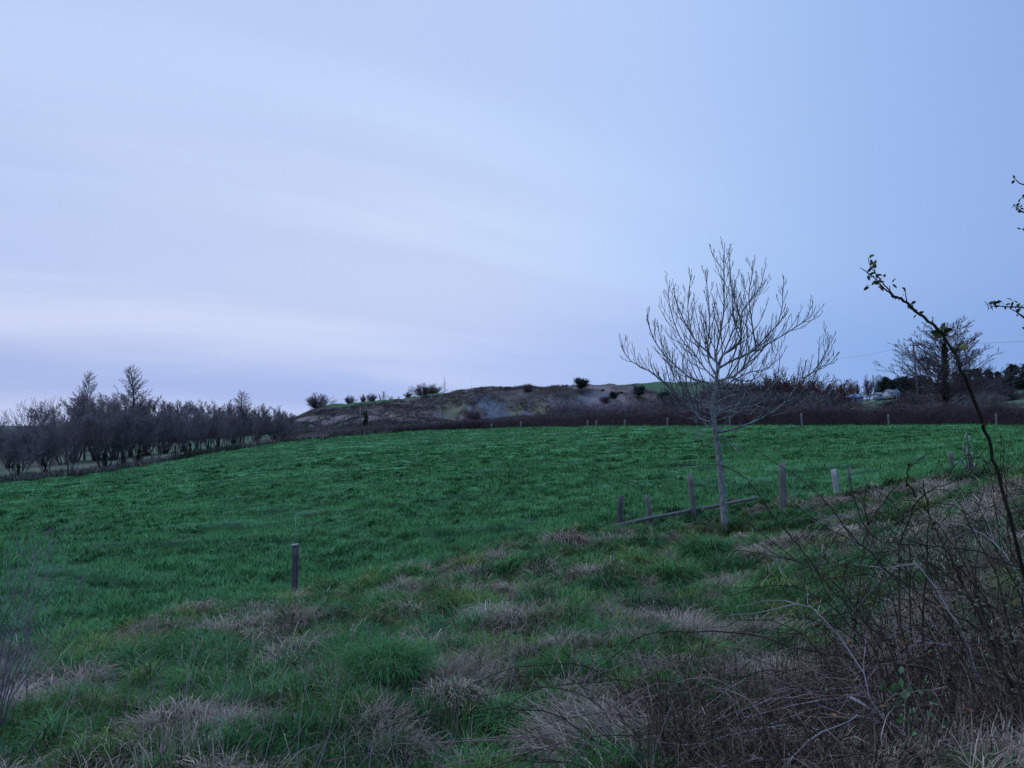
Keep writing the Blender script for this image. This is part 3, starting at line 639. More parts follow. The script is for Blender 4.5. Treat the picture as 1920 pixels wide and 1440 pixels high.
# ------------------------------------------------------------------ bare trees and shrubs (prototypes)
def twig_tree(name, kind, rng, m, h=8.0, ivy=0, mt=None):
    """unit trees: root at origin, real height h"""
    root = empty(name); out = []
    if kind == 'multi':      # coppiced, several stems from the base, vase shaped mass
        ns = rng.integers(5, 8)
        for s_ in range(ns):
            a = s_*2*pi/ns+rng.normal(0, .3); d = nrm(np.array((cos(a)*.38, sin(a)*.38, 1)))
            branch(out, rng, np.array((cos(a)*.25, sin(a)*.25, -.3)), d, h*rng.uniform(.75, 1.0), .075*h/8, 0,
                   dict(lev=4, seg=[6, 4, 3, 2], wig=.10, trop=[.25, .55, .4, .3], tip=.25, rmin=.0125, n=[0, 15, 11, 8], t0=[0, .24, .15, .1], ang=[0, .68, .7, .7], lr=[0, .38, .5, .55], con=.45, rr=.5))
    elif kind == 'spire':    # alder/larch: straight leader, tiers of limbs
        S = dict(lev=4, seg=[9, 5, 3, 2], wig=.04, trop=[.0, .35, .3, .3], tip=.15, rmin=.013, n=[0, 110, 10, 5], t0=[0, .16, .15, .1], ang=[0, 1.15, .8, .7], lr=[0, .48, .38, .5], con=.86, rr=.4)
        branch(out, rng, np.array((0, 0, -.3)), UP, h, .16*h/10, 0, S)
    elif kind == 'dome':     # open parkland tree: short bole, wide rounded head
        S = dict(lev=4, seg=[5, 5, 4, 3], wig=.10, trop=[0, .25, .35, .3], tip=.25, rmin=.020, n=[0, 16, 10, 7], t0=[0, .15, .15, .1], ang=[0, .7, .7, .7], lr=[0, .5, .5, .5], con=.35, rr=.55)
        branch(out, rng, np.array((0, 0, -.3)), UP, h*.35, .20*h/8, 0, dict(S, lev=1, tip=.8))
        top = out[0][1][-1]
        for s_ in range(9):
            a = s_*2*pi/9+rng.normal(0, .2); e = rng.uniform(.35, 1.3); d = nrm(np.array((cos(a), sin(a), e)))
            branch(out, rng, top-UP*rng.uniform(0, .12)*h, d, h*rng.uniform(.52, .66), .085*h/8, 1, dict(S, n=[0, 16, 10, 7]))
    elif kind == 'fan':      # big roadside tree, fan of long ascending limbs off one bole
        S = dict(lev=4, seg=[8, 7, 4, 3], wig=.07, trop=[0, .35, .4, .35], tip=.2, rmin=.014, n=[0, 90, 14, 7], t0=[0, .16, .2, .15], ang=[0, 1.0, .6, .6], lr=[0, .66, .36, .42], con=.66, rr=.42)
        branch(out, rng, np.array((0, 0, -.3)), UP, h, .18, 0, S)
    elif kind == 'bush':
        ns = 24
        for s_ in range(ns):
            a = rng.uniform(0, 2*pi); e = rng.uniform(.25, 2.2); d = nrm(np.array((cos(a), sin(a), e)))
            branch(out, rng, np.array((cos(a)*.15, sin(a)*.15, -.15))*h/3, d, h*rng.uniform(.65, 1.0), .02*h, 1,
                   dict(lev=4, seg=[3, 4, 3, 2], wig=.16, trop=[0, .25, .3, .3], tip=.3, rmin=.016*max(h/4, .8), n=[0, 0, 12, 8], t0=[0, .1, .1, .1], ang=[0, .6, .8, .8], lr=[0, .5, .48, .5], con=.35, rr=.5))
    elif kind == 'bushopen':
        for s_ in range(5):
            a = s_*1.26+rng.normal(0, .3); d = nrm(np.array((cos(a)*.8, sin(a)*.8, 1)))
            branch(out, rng, np.array((cos(a)*.08, sin(a)*.08, -.15)), d, h*rng.uniform(.65, .9), .07, 1,
                   dict(lev=4, seg=[3, 5, 3, 2], wig=.14, trop=[0, .35, .3, .3], tip=.3, rmin=.026, n=[0, 0, 8, 5], t0=[0, .1, .3, .1], ang=[0, .6, .8, .8], lr=[0, .5, .42, .5], con=.3, rr=.5))
    elif kind == 'sapling':
        S = dict(lev=3, seg=[7, 4, 3], wig=.06, trop=[0, .9, .5], tip=.15, rmin=.02, n=[0, 18, 4], t0=[0, .2, .2], ang=[0, .5, .5], lr=[0, .36, .45], con=.6, rr=.5)
        branch(out, rng, np.array((0, 0, -.3)), UP, h, .10, 0, S)
    g1 = Geo(); g2 = Geo()
    lo_ = (0,) if kind != 'dome' else (0, 1)
    for lev, pts, rad in out:
        (g1 if lev in lo_ or (kind[:4] == 'bush' and lev == 1) else g2).tube(pts, rad, 6 if lev == 0 else (4 if lev == 1 else 3))
    g1.build('trunk' if kind[:4] != 'bush' else 'stems', mt or m, root, smooth=False); g2.build('crown', m, root)
    if ivy:
        g3 = Geo(); leafball(g3, rng, 700, lambda t: (.0, .0, t*ivy), lambda t: .20*h/8*(1.6-1.0*t)*(1+.4*sin(t*17)), .09); g3.build('ivy', ivy_m, root)
    return root
def leafball(g, rng, n, cen, rad, sz, col=(1, 1, 1)):
    t = rng.random(n); c = np.array([cen(a) for a in t]); R_ = np.array([rad(a) for a in t])
    d = rng.normal(0, 1, (n, 3)); d /= np.linalg.norm(d, axis=1, keepdims=True)
    p = c+d*(R_*rng.uniform(.35, 1.1, n))[:, None]; leafcards(g, rng, p, sz, col)
def leafcards(g, rng, p, sz, col=(1, 1, 1)):
    n = len(p); a = rng.normal(0, 1, (n, 3)); a /= np.linalg.norm(a, axis=1, keepdims=True); b = np.cross(a, rng.normal(0, 1, (n, 3))); b /= np.linalg.norm(b, axis=1, keepdims=True)
    s = sz*rng.uniform(.6, 1.3, (n, 1)); c = np.cross(a, b)*.25
    V = np.stack([p-a*s, p+b*s*.55+c*s, p+a*s, p-b*s*.55+c*s], 1).reshape(-1, 3)
    g.raw(V, (np.arange(n)*4)[:, None]+np.array([[0, 1, 2, 3]]), None, col)
def evergreen(name, rng, h, wdt, m=None, n=5000, lobes=9, flat=.8, sz=.22, zlo=.35, cone=0):
    """leafy crown built from many leaf cards in uneven clumps, over a short stem"""
    root = empty(name); g1 = Geo(); g1.tube([(0, 0, -.3), (0, 0, h*.3), (0, 0, h*.6)], [.12*h/5, .1*h/5, .04*h/5], 6); 
    g2 = Geo(); per = n//lobes
    for q in range(lobes):
        a = rng.uniform(0, 2*pi); rr_ = rng.uniform(.1, .62)*wdt/2; q_ = rng.random(); zc_ = h*(zlo+(.80-zlo)*q_); R_ = wdt*rng.uniform(.20, .30)*(1-cone*q_); rr_ *= 1-cone*q_
        c = np.array((cos(a)*rr_, sin(a)*rr_, zc_)); g1.tube([(0, 0, h*.15), tuple(c*.6+np.array((0, 0, h*.06))), tuple(c)], [.05*h/5, .03*h/5, .02*h/5], 4)
        d = rng.normal(0, 1, (per, 3)); d /= np.linalg.norm(d, axis=1, keepdims=True)
        leafcards(g2, rng, c+d*(R_*np.abs(rng.normal(.55, .38, (per, 1))))*(1, 1, flat), sz*.8)
    g1.build('trunk', bark, root); g2.build('crown', m or ever_m, root); return root
def place(root, first, px, Y, s, rz, label, cat, group=None, sink=0., szx=None, pos=None):
    o = root if first else copy_tree(root)
    p = gp(px, Y) if pos is None else pos
    o.location = (p[0], p[1], p[2]-sink); o.rotation_euler = (0, 0, rz); o.scale = (s, s, s) if szx is None else (s*szx, s*szx, s)
    tag(o, label, cat, group); return o
HT = {}
def ptop_(o):
    if o.name not in HT:
        z = []
        for ch in o.children:
            a = np.empty(len(ch.data.vertices)*3, np.float32); ch.data.vertices.foreach_get('co', a); z.append(a[2::3])
        HT[o.name] = float(np.percentile(np.concatenate(z), 99.7))
    return HT[o.name]
def scale_for(px, ytop, Y, h0, sink=0):
    if not isinstance(h0, (int, float)): h0 = ptop_(h0)
    b_ = gp(px, Y); return max(.1, (P(px, ytop, Y)[2]-b_[2]+sink)/h0)

rt = np.random.default_rng(77)
# --- left wood
multi = [twig_tree('bare_tree', 'multi', rt, lilac_twig if q % 2 else wood_twig, 8.0, ivy=(2.2 if q < 3 else 0), mt=dark_twig) for q in range(4)]
used = [False]*4
def edgeY(px): return float(np.interp(px, EL[:, 0], EL[:, 1]))
row = [(-20,812,2.5),(38,800,1.5),(88,800,2),(135,778,2.2),(198,760,2),(232,768,1.5),(262,760,2),(293,778,2.6),(330,768,2),(358,775,3),(392,766,4),(425,772,5),(452,770,4),(486,778,6),(516,772,5),(545,782,6)]
for q, (px, yt, dd_) in enumerate(row):
    k = q % 4; Y = edgeY(px)+dd_; s = scale_for(px, yt, Y, multi[k])
    place(multi[k], not used[k], px, Y, s, rt.uniform(0, 6.28), 'many stemmed bare tree, %s from the left in the front row by the field' % ORD[q], 'tree', 'bare trees along the left field edge', szx=[.8, 1.1, .9, .7, 1.2][q % 5]); used[k] = True
back = [(122,755,20),(143,748,26),(185,738,24),(215,742,20),(240,745,28),(275,742,24),(310,752,26),(345,756,22),(375,752,28),(410,752,24),(440,758,30),(480,758,26),(505,762,30),(535,768,26),(84,797,22),(20,795,22)]
back.sort()
for q, (px, yt, dd_) in enumerate(back):
    k = (q*3+1) % 4; Y = edgeY(px)+dd_; s = scale_for(px, yt, Y, multi[k])
    place(multi[k], False, px, Y, s, rt.uniform(0, 6.28), '%s from the left among the bare trees massed behind the front row' % ORD[q], 'tree', 'bare trees massed in the left wood', szx=1.15)
spire = twig_tree('alder_tree', 'spire', rt, dark_twig, 12.0)
place(spire, True, 246, 108, scale_for(246, 685, 108, spire), 1.0, 'tallest spire shaped tree rising above the left wood', 'tree')
place(spire, False, 161, 108, scale_for(161, 695, 108, spire), 3.1, 'slimmer spire shaped tree left of the tallest one', 'tree', szx=.75)
place(spire, False, 458, 120, scale_for(458, 732, 120, spire), 5.1, 'dense small pointed tree near the right end of the left wood', 'tree', szx=1.15)
dome = twig_tree('spreading_tree', 'dome', rt, dark_twig, 9.0)
place(dome, True, 57, 125, scale_for(57, 747, 125, dome), .3, 'lone round headed bare tree against the sky at far left', 'tree', szx=.6)
place(dome, False, -5, 120, scale_for(-5, 762, 120, dome), 2.3, 'bare tree cut by the left edge of the photograph', 'tree', szx=.6)
place(dome, False, 97, 130, scale_for(97, 745, 130, dome), 4.0, 'thin upright bare tree between the round headed tree and the wood', 'tree', szx=.28)
# undergrowth along the left edge of the field
x, y, r = scatter(30000, 60, 125, -40, -8, 1.0, rg); e = edge_r(x, y); k = (r > e-.8)&(r < e+2.2+2*fbm(x, y, 6, 201)); x, y = x[k], y[k]
def cverge(x, y, idx, m, rng): 
    t = sstep(.45, .6, fbm(x, y, 4, 203))[:, None]; return (np.array((.075, .085, .060))*(1-t)+np.array((.20, .18, .155))*t)*rng.uniform(.5, 1.3, (m, 1))
tufts('undergrowth', x, y, 14, .3, .9, .5, (.2, 1.6), .006, cverge, 'rough dead grass and weeds under the bare trees at the field edge', rg, seg=2, cat='undergrowth')
# dark hedge lines beyond the wood
hedge('overgrown_hedge', [(a, 175) for a in range(-160, 560, 40)], lambda t: 3.6+.8*sin(t*23)+.5*sin(t*57), 3.0, 16000, dark_twig, mat('hedge_inner_dark', (.030, .030, .034), (.05, .048, .05), scale=1, rough=1),
      'tall dark overgrown hedge behind the left wood', (.4, 1.4))

# --- hill top and scarp
bush = [twig_tree('bare_shrub', 'bush', rt, mm, 3.0) for mm in (dark_twig, lilac_twig, russet, grey_twig)]
bu = [False]*4
def B(k, px, ytop, Y, label, szx=1.0, cat='shrub', group=None):
    s = scale_for(px, ytop, Y, bush[k]); place(bush[k], not bu[k], px, Y, s, rt.uniform(0, 6.28), label, cat, group, szx=szx); bu[k] = True
place(bush[0], True, 594, 255, scale_for(594, 737, 255, bush[0]), 1.1, 'dark bare spreading tree on the left end of the hill crest', 'tree', szx=1.15); bu[0] = True
opn = twig_tree('bare_shrub', 'bushopen', rt, dark_twig, 3.0)
fo = [True]
for px, yt, szx, lb in [(655,741,1.0,'low bare shrub, leftmost of the small shrubs on the hill crest'),(681,739,.55,'narrow dark shrub on the hill crest above the ivy column'),(696,737,1.0,'bare shrub second left of the pair leading to the bushes'),(717,733,.6,'thin bare shrub with one tall shoot on the hill crest'),
                        (733,742,1.3,'low spreading shrub on the crest, left one of two'),(748,743,1.0,'low spreading shrub on the crest, right one of two'),(766,734,1.0,'dark shrub just left of the square topped thicket')]:
    qq = px in (655, 681, 696, 766); place(bush[0] if qq else opn, (not qq) and fo[0], px, 262, scale_for(px, yt, 262, bush[0] if qq else opn), rt.uniform(0, 6.28), lb, 'shrub', szx=szx*.95); fo[0] = fo[0] and qq
B(0, 792, 719, 258, 'left half of the dense square topped thicket on the hill crest', 1.15, 'thicket'); B(0, 813, 720, 258, 'right half of the dense square topped thicket on the hill crest', 1.15, 'thicket')
sap = twig_tree('bare_sapling', 'sapling', rt, grey_twig, 8.0)
place(sap, True, 834, 240, scale_for(834, 708, 240, 8), .4, 'thin pale bare sapling at the right of the crest thicket', 'tree')
place(sap, False, 830, 150, scale_for(830, 745, 150, 8), 2.4, 'slender bare tree in front of the slate slope by the field hedge', 'tree', szx=.8)
place(sap, False, 968, 190, scale_for(968, 736, 190, 8), 4.4, 'single pale thin birch stem in the middle of the quarry slope', 'tree', szx=.35)
place(sap, False, 884, 232, scale_for(884, 716, 232, 8), 4.4, 'hair thin sapling on the crest against the sky', 'tree', szx=.3)
B(0, 990, 719, 232, 'small round dark shrub on the crest right of the pale birch stem', .9)
ev = evergreen('holly_bush', rt, 5.0, 5.6, n=5200, lobes=10, flat=.75)
place(ev, True, 1089, 228, scale_for(1089, 708, 228, ev), 0, 'black evergreen bush with two rounded lobes on the hill skyline', 'bush')
iv = evergreen('ivy_clad_tree', rt, 6.0, 2.4, m=ivy_m, n=3000, lobes=9, flat=1.3)
place(iv, True, 686, 145, scale_for(686, 770, 145, 5.6), 0, 'dark ivy covered stump column below the hill at left', 'tree', szx=.8)
# pale leaning pole left of it
g = Geo(); b_ = gp(676, 146); g.tube([(0, 0, -.3), (0, 0, 2.5), (-.05, 0, P(676, 763, 146)[2]-b_[2])], [.14, .12, .09], 7)
g.tube([(0, 0, 1.6), (-1.2, 0, 1.0), (-2.6, 0, -.4)], [.05, .04, .03], 5)
tag(g.build('dead_trunk', wood, loc=b_), 'pale dead trunk with a leaning limb beside the ivy column', 'dead tree')
for k, px, yt, Y, szx, lb in [(0,1165,733,226,1.6,'dark scrub on the crest left of the small dark tree'),(0,1130,729,228,1.4,'low dark heath scrub right of the black bush'),(1,1065,752,205,2.0,'lilac scrub patch under the black bush'),(1,1105,752,202,1.8,'lilac grey scrub patch low on the quarry floor'),
      (1,1150,755,198,2.0,'lilac scrub patch right of the quarry floor middle'),(1,1190,752,196,2.0,'pale lilac scrub below the small dark tree'),(1,1225,750,192,1.9,'rounded lilac scrub left of the ash crown'),(3,1262,748,190,2.0,'grey rounded scrub seen through the left of the ash crown'),
      (2,1040,738,230,1.6,'russet heath scrub left of the black bush'),(2,1135,741,215,1.1,'russet bush on the scarp right of the black bush'),(0,888,770,205,1.2,'dark bramble mound on the slate slope'),
      (0,868,734,236,1.6,'dark heath tuft at the left end of the rough crest'),(2,905,731,236,1.8,'russet heath tuft on the crest left of the low scrub'),(0,930,729,236,1.6,'dark heath tuft on the crest just left of the low scrub'),(0,1062,726,236,1.6,'dark heath touching the left foot of the black bush'),(2,1112,726,236,1.8,'russet heath touching the right foot of the black bush'),(0,1150,727,236,1.6,'dark heath on the crest where the green strip begins'),
      (0,950,728,236,1.8,'low scrub on the crest above the slate slope'),(0,1012,728,234,1.4,'low scrub on the crest by the small round shrub'),(0,1215,745,205,1.3,'dark scrub at the foot of the small dark tree')]:
    B(k, px, yt, Y, lb, szx)
ev2 = evergreen('small_evergreen', rt, 4.5, 4.5, n=2600, lobes=8, flat=.9)
place(ev2, True, 1198, 222, scale_for(1198, 722, 222, ev2), 1, 'small dark tree on the slope left of the ash crown', 'tree', szx=.9)
place(ev2, False, 1253, 200, scale_for(1253, 731, 200, ev2), 3, 'dark rounded bush seen through the left ash branches', 'bush', szx=1.1)
place(ev2, False, 1153, 218, scale_for(1153, 733, 218, ev2), 5, 'dark low evergreen on the scarp between russet bush and small tree', 'bush', szx=1.2)
# --- wooded clump behind the ash
for q, (k, px, yt, Y, szx) in enumerate(sorted([(0,1290,738,150,1.5),(3,1320,726,150,1.5),(0,1350,716,155,1.4),(1,1318,752,140,1.7),(0,1385,712,160,1.4),(3,1372,745,142,1.6),(2,1415,708,165,1.4),(3,1420,735,145,1.6),(2,1455,702,165,1.5),(0,1462,738,140,1.6),(2,1490,703,165,1.5),
      (3,1500,732,142,1.7),(2,1520,712,160,1.4),(0,1540,735,145,1.5),(2,1545,720,160,1.3),(0,1335,770,130,1.6),(0,1395,768,128,1.7),(0,1445,765,126,1.7),(0,1490,762,126,1.7),(3,1530,765,126,1.6)], key=lambda e: e[1])):
    B(k, px, yt, Y, '%s bare shrub, %s in the copse behind the ash tree' % ({0: 'dark', 1: 'lilac', 2: 'russet', 3: 'grey'}[k], ORD[q]+' from the left' if q < 19 else 'last at the right'), szx, 'tree', 'bare shrubs of the copse behind the ash tree')
place(sap, False, 1325, 150, scale_for(1325, 705, 150, 8), 1.2, 'thin bare tree standing up from the copse left of the ash trunk', 'tree', szx=1.1)
# --- distant right: bare trees, shed, house, conifers
small = twig_tree('distant_tree', 'multi', rt, dark_twig, 9.0)
fr = True
for px, yt, szx, lb in [(1575,713,.75,'leftmost of the distant bare trees above the blue roof'),(1597,711,.7,'second distant bare tree above the blue roof'),(1608,713,.55,'third distant bare tree above the blue roof'),(1628,703,.8,'tallest distant round headed bare tree right of the blue roof'),(1645,703,.7,'distant bare tree touching the dark conifers')]:
    place(small, fr, px, 420, scale_for(px, yt, 420, small), rt.uniform(0, 6), lb, 'tree', szx=szx*.8); fr = False
def box(g, a, b): 
    V = [(x_, y_, z_) for z_ in (a[2], b[2]) for y_ in (a[1], b[1]) for x_ in (a[0], b[0])]
    g.raw(V, [(0, 2, 3, 1), (4, 5, 7, 6), (0, 1, 5, 4), (2, 6, 7, 3), (0, 4, 6, 2), (1, 3, 7, 5)])
def shed(name, px0, px1, yr, ye, yb, Y, roofm, wallm, label, depth=10, ridge=True):
    x0, x1 = XP(px0, Y), XP(px1, Y); ze = P(0, ye, Y)[2]; zr = P(0, yr, Y)[2]; zb = P(0, yb, Y)[2]-1
    o0 = np.array(((x0+x1)/2, Y, zb)); r_ = empty(name, o0); tag(r_, label, 'building'); W = (x1-x0)/2; e = ze-zb; t = zr-zb
    g = Geo(); box(g, (-W, 0, 0), (W, depth, e)); g.raw([(-W, 0, e), (-W, depth, e), (-W, depth/2, t), (W, 0, e), (W, depth, e), (W, depth/2, t)], None, [(0, 1, 2), (3, 5, 4)]); g.build('wall', wallm, r_)
    g = Geo(); ov = .4; sl_ = (t-e)/(depth/2)
    for sgn, y0_ in ((1, -ov), (-1, depth+ov)):
        ym = depth/2; z0 = e-ov*sl_+.06; g.raw([(-W-.3, y0_, z0), (W+.3, y0_, z0), (W+.3, ym, t+.06), (-W-.3, ym, t+.06), (-W-.3, y0_, z0+.15), (W+.3, y0_, z0+.15), (W+.3, ym, t+.21), (-W-.3, ym, t+.21)],
            [(0, 3, 2, 1), (4, 5, 6, 7), (0, 1, 5, 4), (0, 4, 7, 3), (1, 2, 6, 5), (2, 3, 7, 6)])
    g.build('roof', roofm, r_)
    return r_, W, e, zb
blue_roof = mat('blue_roof', (.16, .23, .34), (.21, .29, .41), scale=.5, rough=.6); slate = mat('slate_roof', (.10, .12, .17), (.15, .17, .22), scale=1, rough=.7)
white_w = mat('white_render', (.33, .35, .37), (.40, .41, .42), scale=1, rough=.8); grey_w = mat('grey_cladding', (.16, .20, .26), (.22, .27, .33), scale=1, rough=.8)
r_, W, e, zb = shed('farm_shed', 1580, 1619, 739, 745, 753, 330, blue_roof, grey_w, 'long low farm shed with a pale blue roof beyond the hedge', 9)
g = Geo(); box(g, (-1.6, -.06, 0), (1.6, -.01, e*.8)); g.build('door', slate, r_)
r_, W, e, zb = shed('cottage', 1668, 1688, 731, 736, 742, 330, slate, white_w, 'small white walled cottage by the dark conifers', 6)
for q in (-1, 1):
    g = Geo(); box(g, (q*W*.5-.35, -.06, e*.45), (q*W*.5+.35, -.01, e*.8)); g.build('window', slate, r_)
g = Geo(); box(g, (-.4, -.06, 0), (.4, -.01, e*.62)); g.build('door', wood_dark, r_)
r_, W, e, zb = shed('outbuilding', 1648, 1664, 736, 740, 745, 345, slate, grey_w, 'low grey outbuilding left of the white cottage', 6)
con = evergreen('conifer', rt, 8.0, 5.5, n=4200, lobes=20, flat=1.2, sz=.36, zlo=.02, cone=.45); fr = True
def cv_(px, yt, Y, lb, szx=1.0, cat='tree'):
    global fr; place(con, fr, px, Y, scale_for(px, yt, Y, con), rt.uniform(0, 6), lb, cat, szx=szx); fr = False
cf = [(1660,708,380),(1673,712,360),(1688,708,370),(1700,706,350),(1714,708,345),(1728,704,340),(1742,710,330)]
for q, (px, yt, Y) in enumerate(cf): cv_(px, yt, Y, '%s from the left in the dark conifer row behind the cottage' % ORD[q], 1.2)
for q, px in enumerate(range(1790, 1960, 14)): B(0, px, 706+(q*7)%9, 262, '%s from the left of the dark scrub below the ridge evergreens' % ORD[q], 1.9, 'shrub', 'dark scrub below the ridge evergreens')
cf = [(1795,700,300),(1815,693,290),(1835,691,285),(1855,693,280),(1872,697,275),(1898,684,250),(1925,684,245),(1960,690,250)]
for q, (px, yt, Y) in enumerate(cf): cv_(px, yt, Y, '%s from the left in the evergreen belt on the right hand ridge' % ORD[q], 1.35)
place(ev2, False, 1666, 118, scale_for(1666, 751, 118, ev2), 2, 'dark green bush just behind the hedge left of the ivy tree', 'bush', szx=1.3)
for q, (k, px, yt, Y, szx) in enumerate(sorted([(3,1600,768,150,2.0),(3,1640,765,170,2.0),(0,1700,738,150,1.5),(2,1730,732,160,1.6),(0,1750,745,130,1.6),(1,1770,752,120,1.6),(3,1800,735,150,1.8),(0,1830,728,180,1.8),(1,1800,752,115,1.6),(3,1850,738,170,1.8),(1,1845,756,115,1.6),(0,1880,720,220,1.8),(0,1910,765,105,1.8),(1,1880,762,108,1.6)], key=lambda e: e[1])):
    B(k, px, yt, Y, '%s bare shrub from the left in the scrub behind the hedge at right' % ORD[q], szx, 'shrub', 'bare scrub behind the hedge at right')
fan = twig_tree('ivy_clad_tree', 'fan', rt, dark_twig, 11.0, ivy=0)
place(fan, True, 1773, 98, scale_for(1773, 598, 98, fan), .8, 'big bare fan shaped tree with an ivy wrapped trunk at right', 'tree', szx=1.4)
g3 = Geo(); leafball(g3, rt, 2600, lambda t: (.1*sin(t*9), 0, .5+t*8.8), lambda t: .34*(1.15-.65*t)*(1+.35*sin(t*23)), .13); g3.build('ivy', ivy_m, fan)
# utility pole and wires
pb = gp(1725, 88); ptop = P(1712, 642, 88); hp = ptop[2]-pb[2]; ln_ = (ptop[0]-pb[0])/hp
pole = empty('utility_pole', pb); tag(pole, 'leaning wooden power pole with cross arm left of the ivy clad tree', 'utility pole')
g = Geo(); g.tube([(0, 0, -.5), (ln_*hp*.5, 0, hp*.5), (ln_*hp, 0, hp)], [.13, .115, .09], 9); g.build('shaft', wood_dark, pole)
g = Geo(); box(g, (ln_*hp-.5, -.22, hp-.42), (ln_*hp+.5, -.14, hp-.32)); g.build('cross_arm', wood_dark, pole)
for q in (-.4, 0, .4):
    g = Geo(); g.tube([(ln_*hp+q, -.17, hp-.31), (ln_*hp+q, -.17, hp-.2), (ln_*hp+q, -.17, hp-.1)], [.03, .06, .03], 6); g.build('insulator', wood_pale, pole)
a_ = P(1560, 672, 150); b2 = ptop+np.array((0, -.17, -.1)); c_ = P(2300, 590, 60)
def wire(a, b, sag, m_=16):
    t = np.linspace(0, 1, m_)[:, None]; p = a*(1-t)+b*t; p[:, 2] -= (4*t*(1-t)*sag)[:, 0]; return p
g = Geo(); g.tube(list(wire(P(1300, 720, 260), a_, 1.2)), [.012]*16, 4); g.tube(list(wire(a_, b2, .5)), [.012]*16, 4); g.tube(list(wire(b2, c_, .8)), [.012]*16, 4)
tag(g.build('power_line', mat('cable', (.10, .11, .13), rough=.6)), 'thin overhead wire running over the utility pole at right', 'wire')

# ------------------------------------------------------------------ foreground: hawthorn arch, brambles, overhanging twigs
rb = np.random.default_rng(91)
cane_m = mat('bramble_canes', (.018, .016, .013), (.045, .038, .026), scale=9, rough=.8)
cane_pale = mat('pale_dead_canes', (.16, .14, .14), (.27, .24, .24), scale=9, rough=.8)
leaf_m = mat('bramble_leaves', (.030, .050, .020), (.085, .075, .035), scale=6, rough=.7, spec=.3)
bud_m = mat('spring_leaves', (.05, .085, .03), (.11, .12, .05), scale=9, rough=.7)
def leaf(g, p, d, s, rng):
    """one pointed leaf folded along its midrib"""
    d = nrm(d); a = perp(d, rng); c = np.cross(d, a)
    pts = [p, p+d*s*.35+a*s*.32+c*s*.1, p+d*s*.75+a*s*.22+c*s*.08, p+d*s, p+d*s*.75-a*s*.22+c*s*.08, p+d*s*.35-a*s*.32+c*s*.1, p+d*s*.35, p+d*s*.75]
    g.raw(pts, [(1, 2, 7, 6), (6, 7, 4, 5)], [(0, 1, 6), (0, 6, 5), (2, 3, 7), (7, 3, 4)])
def cluster(g, p, n, s, rng, up=.3):
    for _ in range(n):
        d = nrm(rng.normal(0, 1, 3)+UP*up); leaf(g, p+d*s*.15, d, s*rng.uniform(.6, 1.2), rng)
def cane(g, lst, r0, r1, thorns=True, gl=None, nleaf=0, jit=.004, sides=6):
    """lst of (px, py, Y)"""
    pts = smoothline([P(*a) for a in lst], max(10, len(lst)*4), jit, rb); n = len(pts); rad = np.linspace(r0, r1, n)
    g.tube(list(pts), list(rad), sides)
    if thorns:
        for k in range(0, n-1):
            for _ in range(2):
                f = rb.random(); p = pts[k]*(1-f)+pts[k+1]*f; d = perp(nrm(pts[k+1]-pts[k]), rb); g.tube([p, p+d*(rad[k]+.006)], [rad[k]*.35, .0004], 3)
    if gl is not None:
        for _ in range(nleaf):
            k = rb.integers(1, n-1); cluster(gl, pts[k], rb.integers(2, 5), .022, rb)
    return pts
# arching leafy stem
am = P(1935, 1150, 2.6); arch = empty('arching_shoot', am); tag(arch, 'tall dark arching shoot with budding leaves against the sky at right', 'shrub stem')
g = Geo(); gl = Geo()
pts = cane(g, [(1960,1330,2.5),(1935,1150,2.5),(1908,1030,2.45),(1880,920,2.4),(1858,840,2.4),(1830,760,2.35),(1805,700,2.3),(1785,655,2.3),(1755,615,2.3),(1720,585,2.3),(1690,562,2.3),(1672,555,2.3)], .0062, .0036, True, jit=.002, sides=8)
for lst, r0 in [([(1676,556,2.3),(1655,538,2.28),(1640,522,2.28),(1622,508,2.28),(1613,502,2.28)], .0026), ([(1680,560,2.3),(1668,545,2.33),(1655,530,2.34),(1642,512,2.34),(1632,498,2.34),(1627,484,2.34)], .0026),
                ([(1700,565,2.3),(1698,552,2.3),(1697,540,2.3)], .0016), ([(1748,608,2.3),(1749,596,2.3)], .0014), ([(1668,546,2.33),(1668,536,2.33)], .0014), ([(1786,655,2.3),(1796,658,2.28),(1806,655,2.28)], .0014)]:
    cane(g, lst, r0, .0009, False, jit=.0006)
for px, py, n_, s_ in [(1627,484,2,.014),(1634,500,4,.018),(1628,513,4,.018),(1640,516,4,.016),(1645,528,3,.016),(1632,536,3,.018),(1648,535,4,.018),(1657,522,2,.014),(1671,532,2,.014),(1698,541,2,.012),(1694,549,2,.010),(1706,570,4,.016),(1715,577,3,.016),(1720,588,5,.018),
                      (1749,596,2,.013),(1766,625,7,.022),(1770,632,5,.020),(1799,655,6,.022),(1795,648,3,.018),(1790,675,4,.018),(1808,700,3,.016),(1846,800,3,.014)]:
    cluster(gl, P(px, py, 2.31), n_, s_*1.25, rb, .2)
rel(g, am).build('stem', cane_m, arch, smooth=True); rel(gl, am).build('leaves', bud_m, arch)
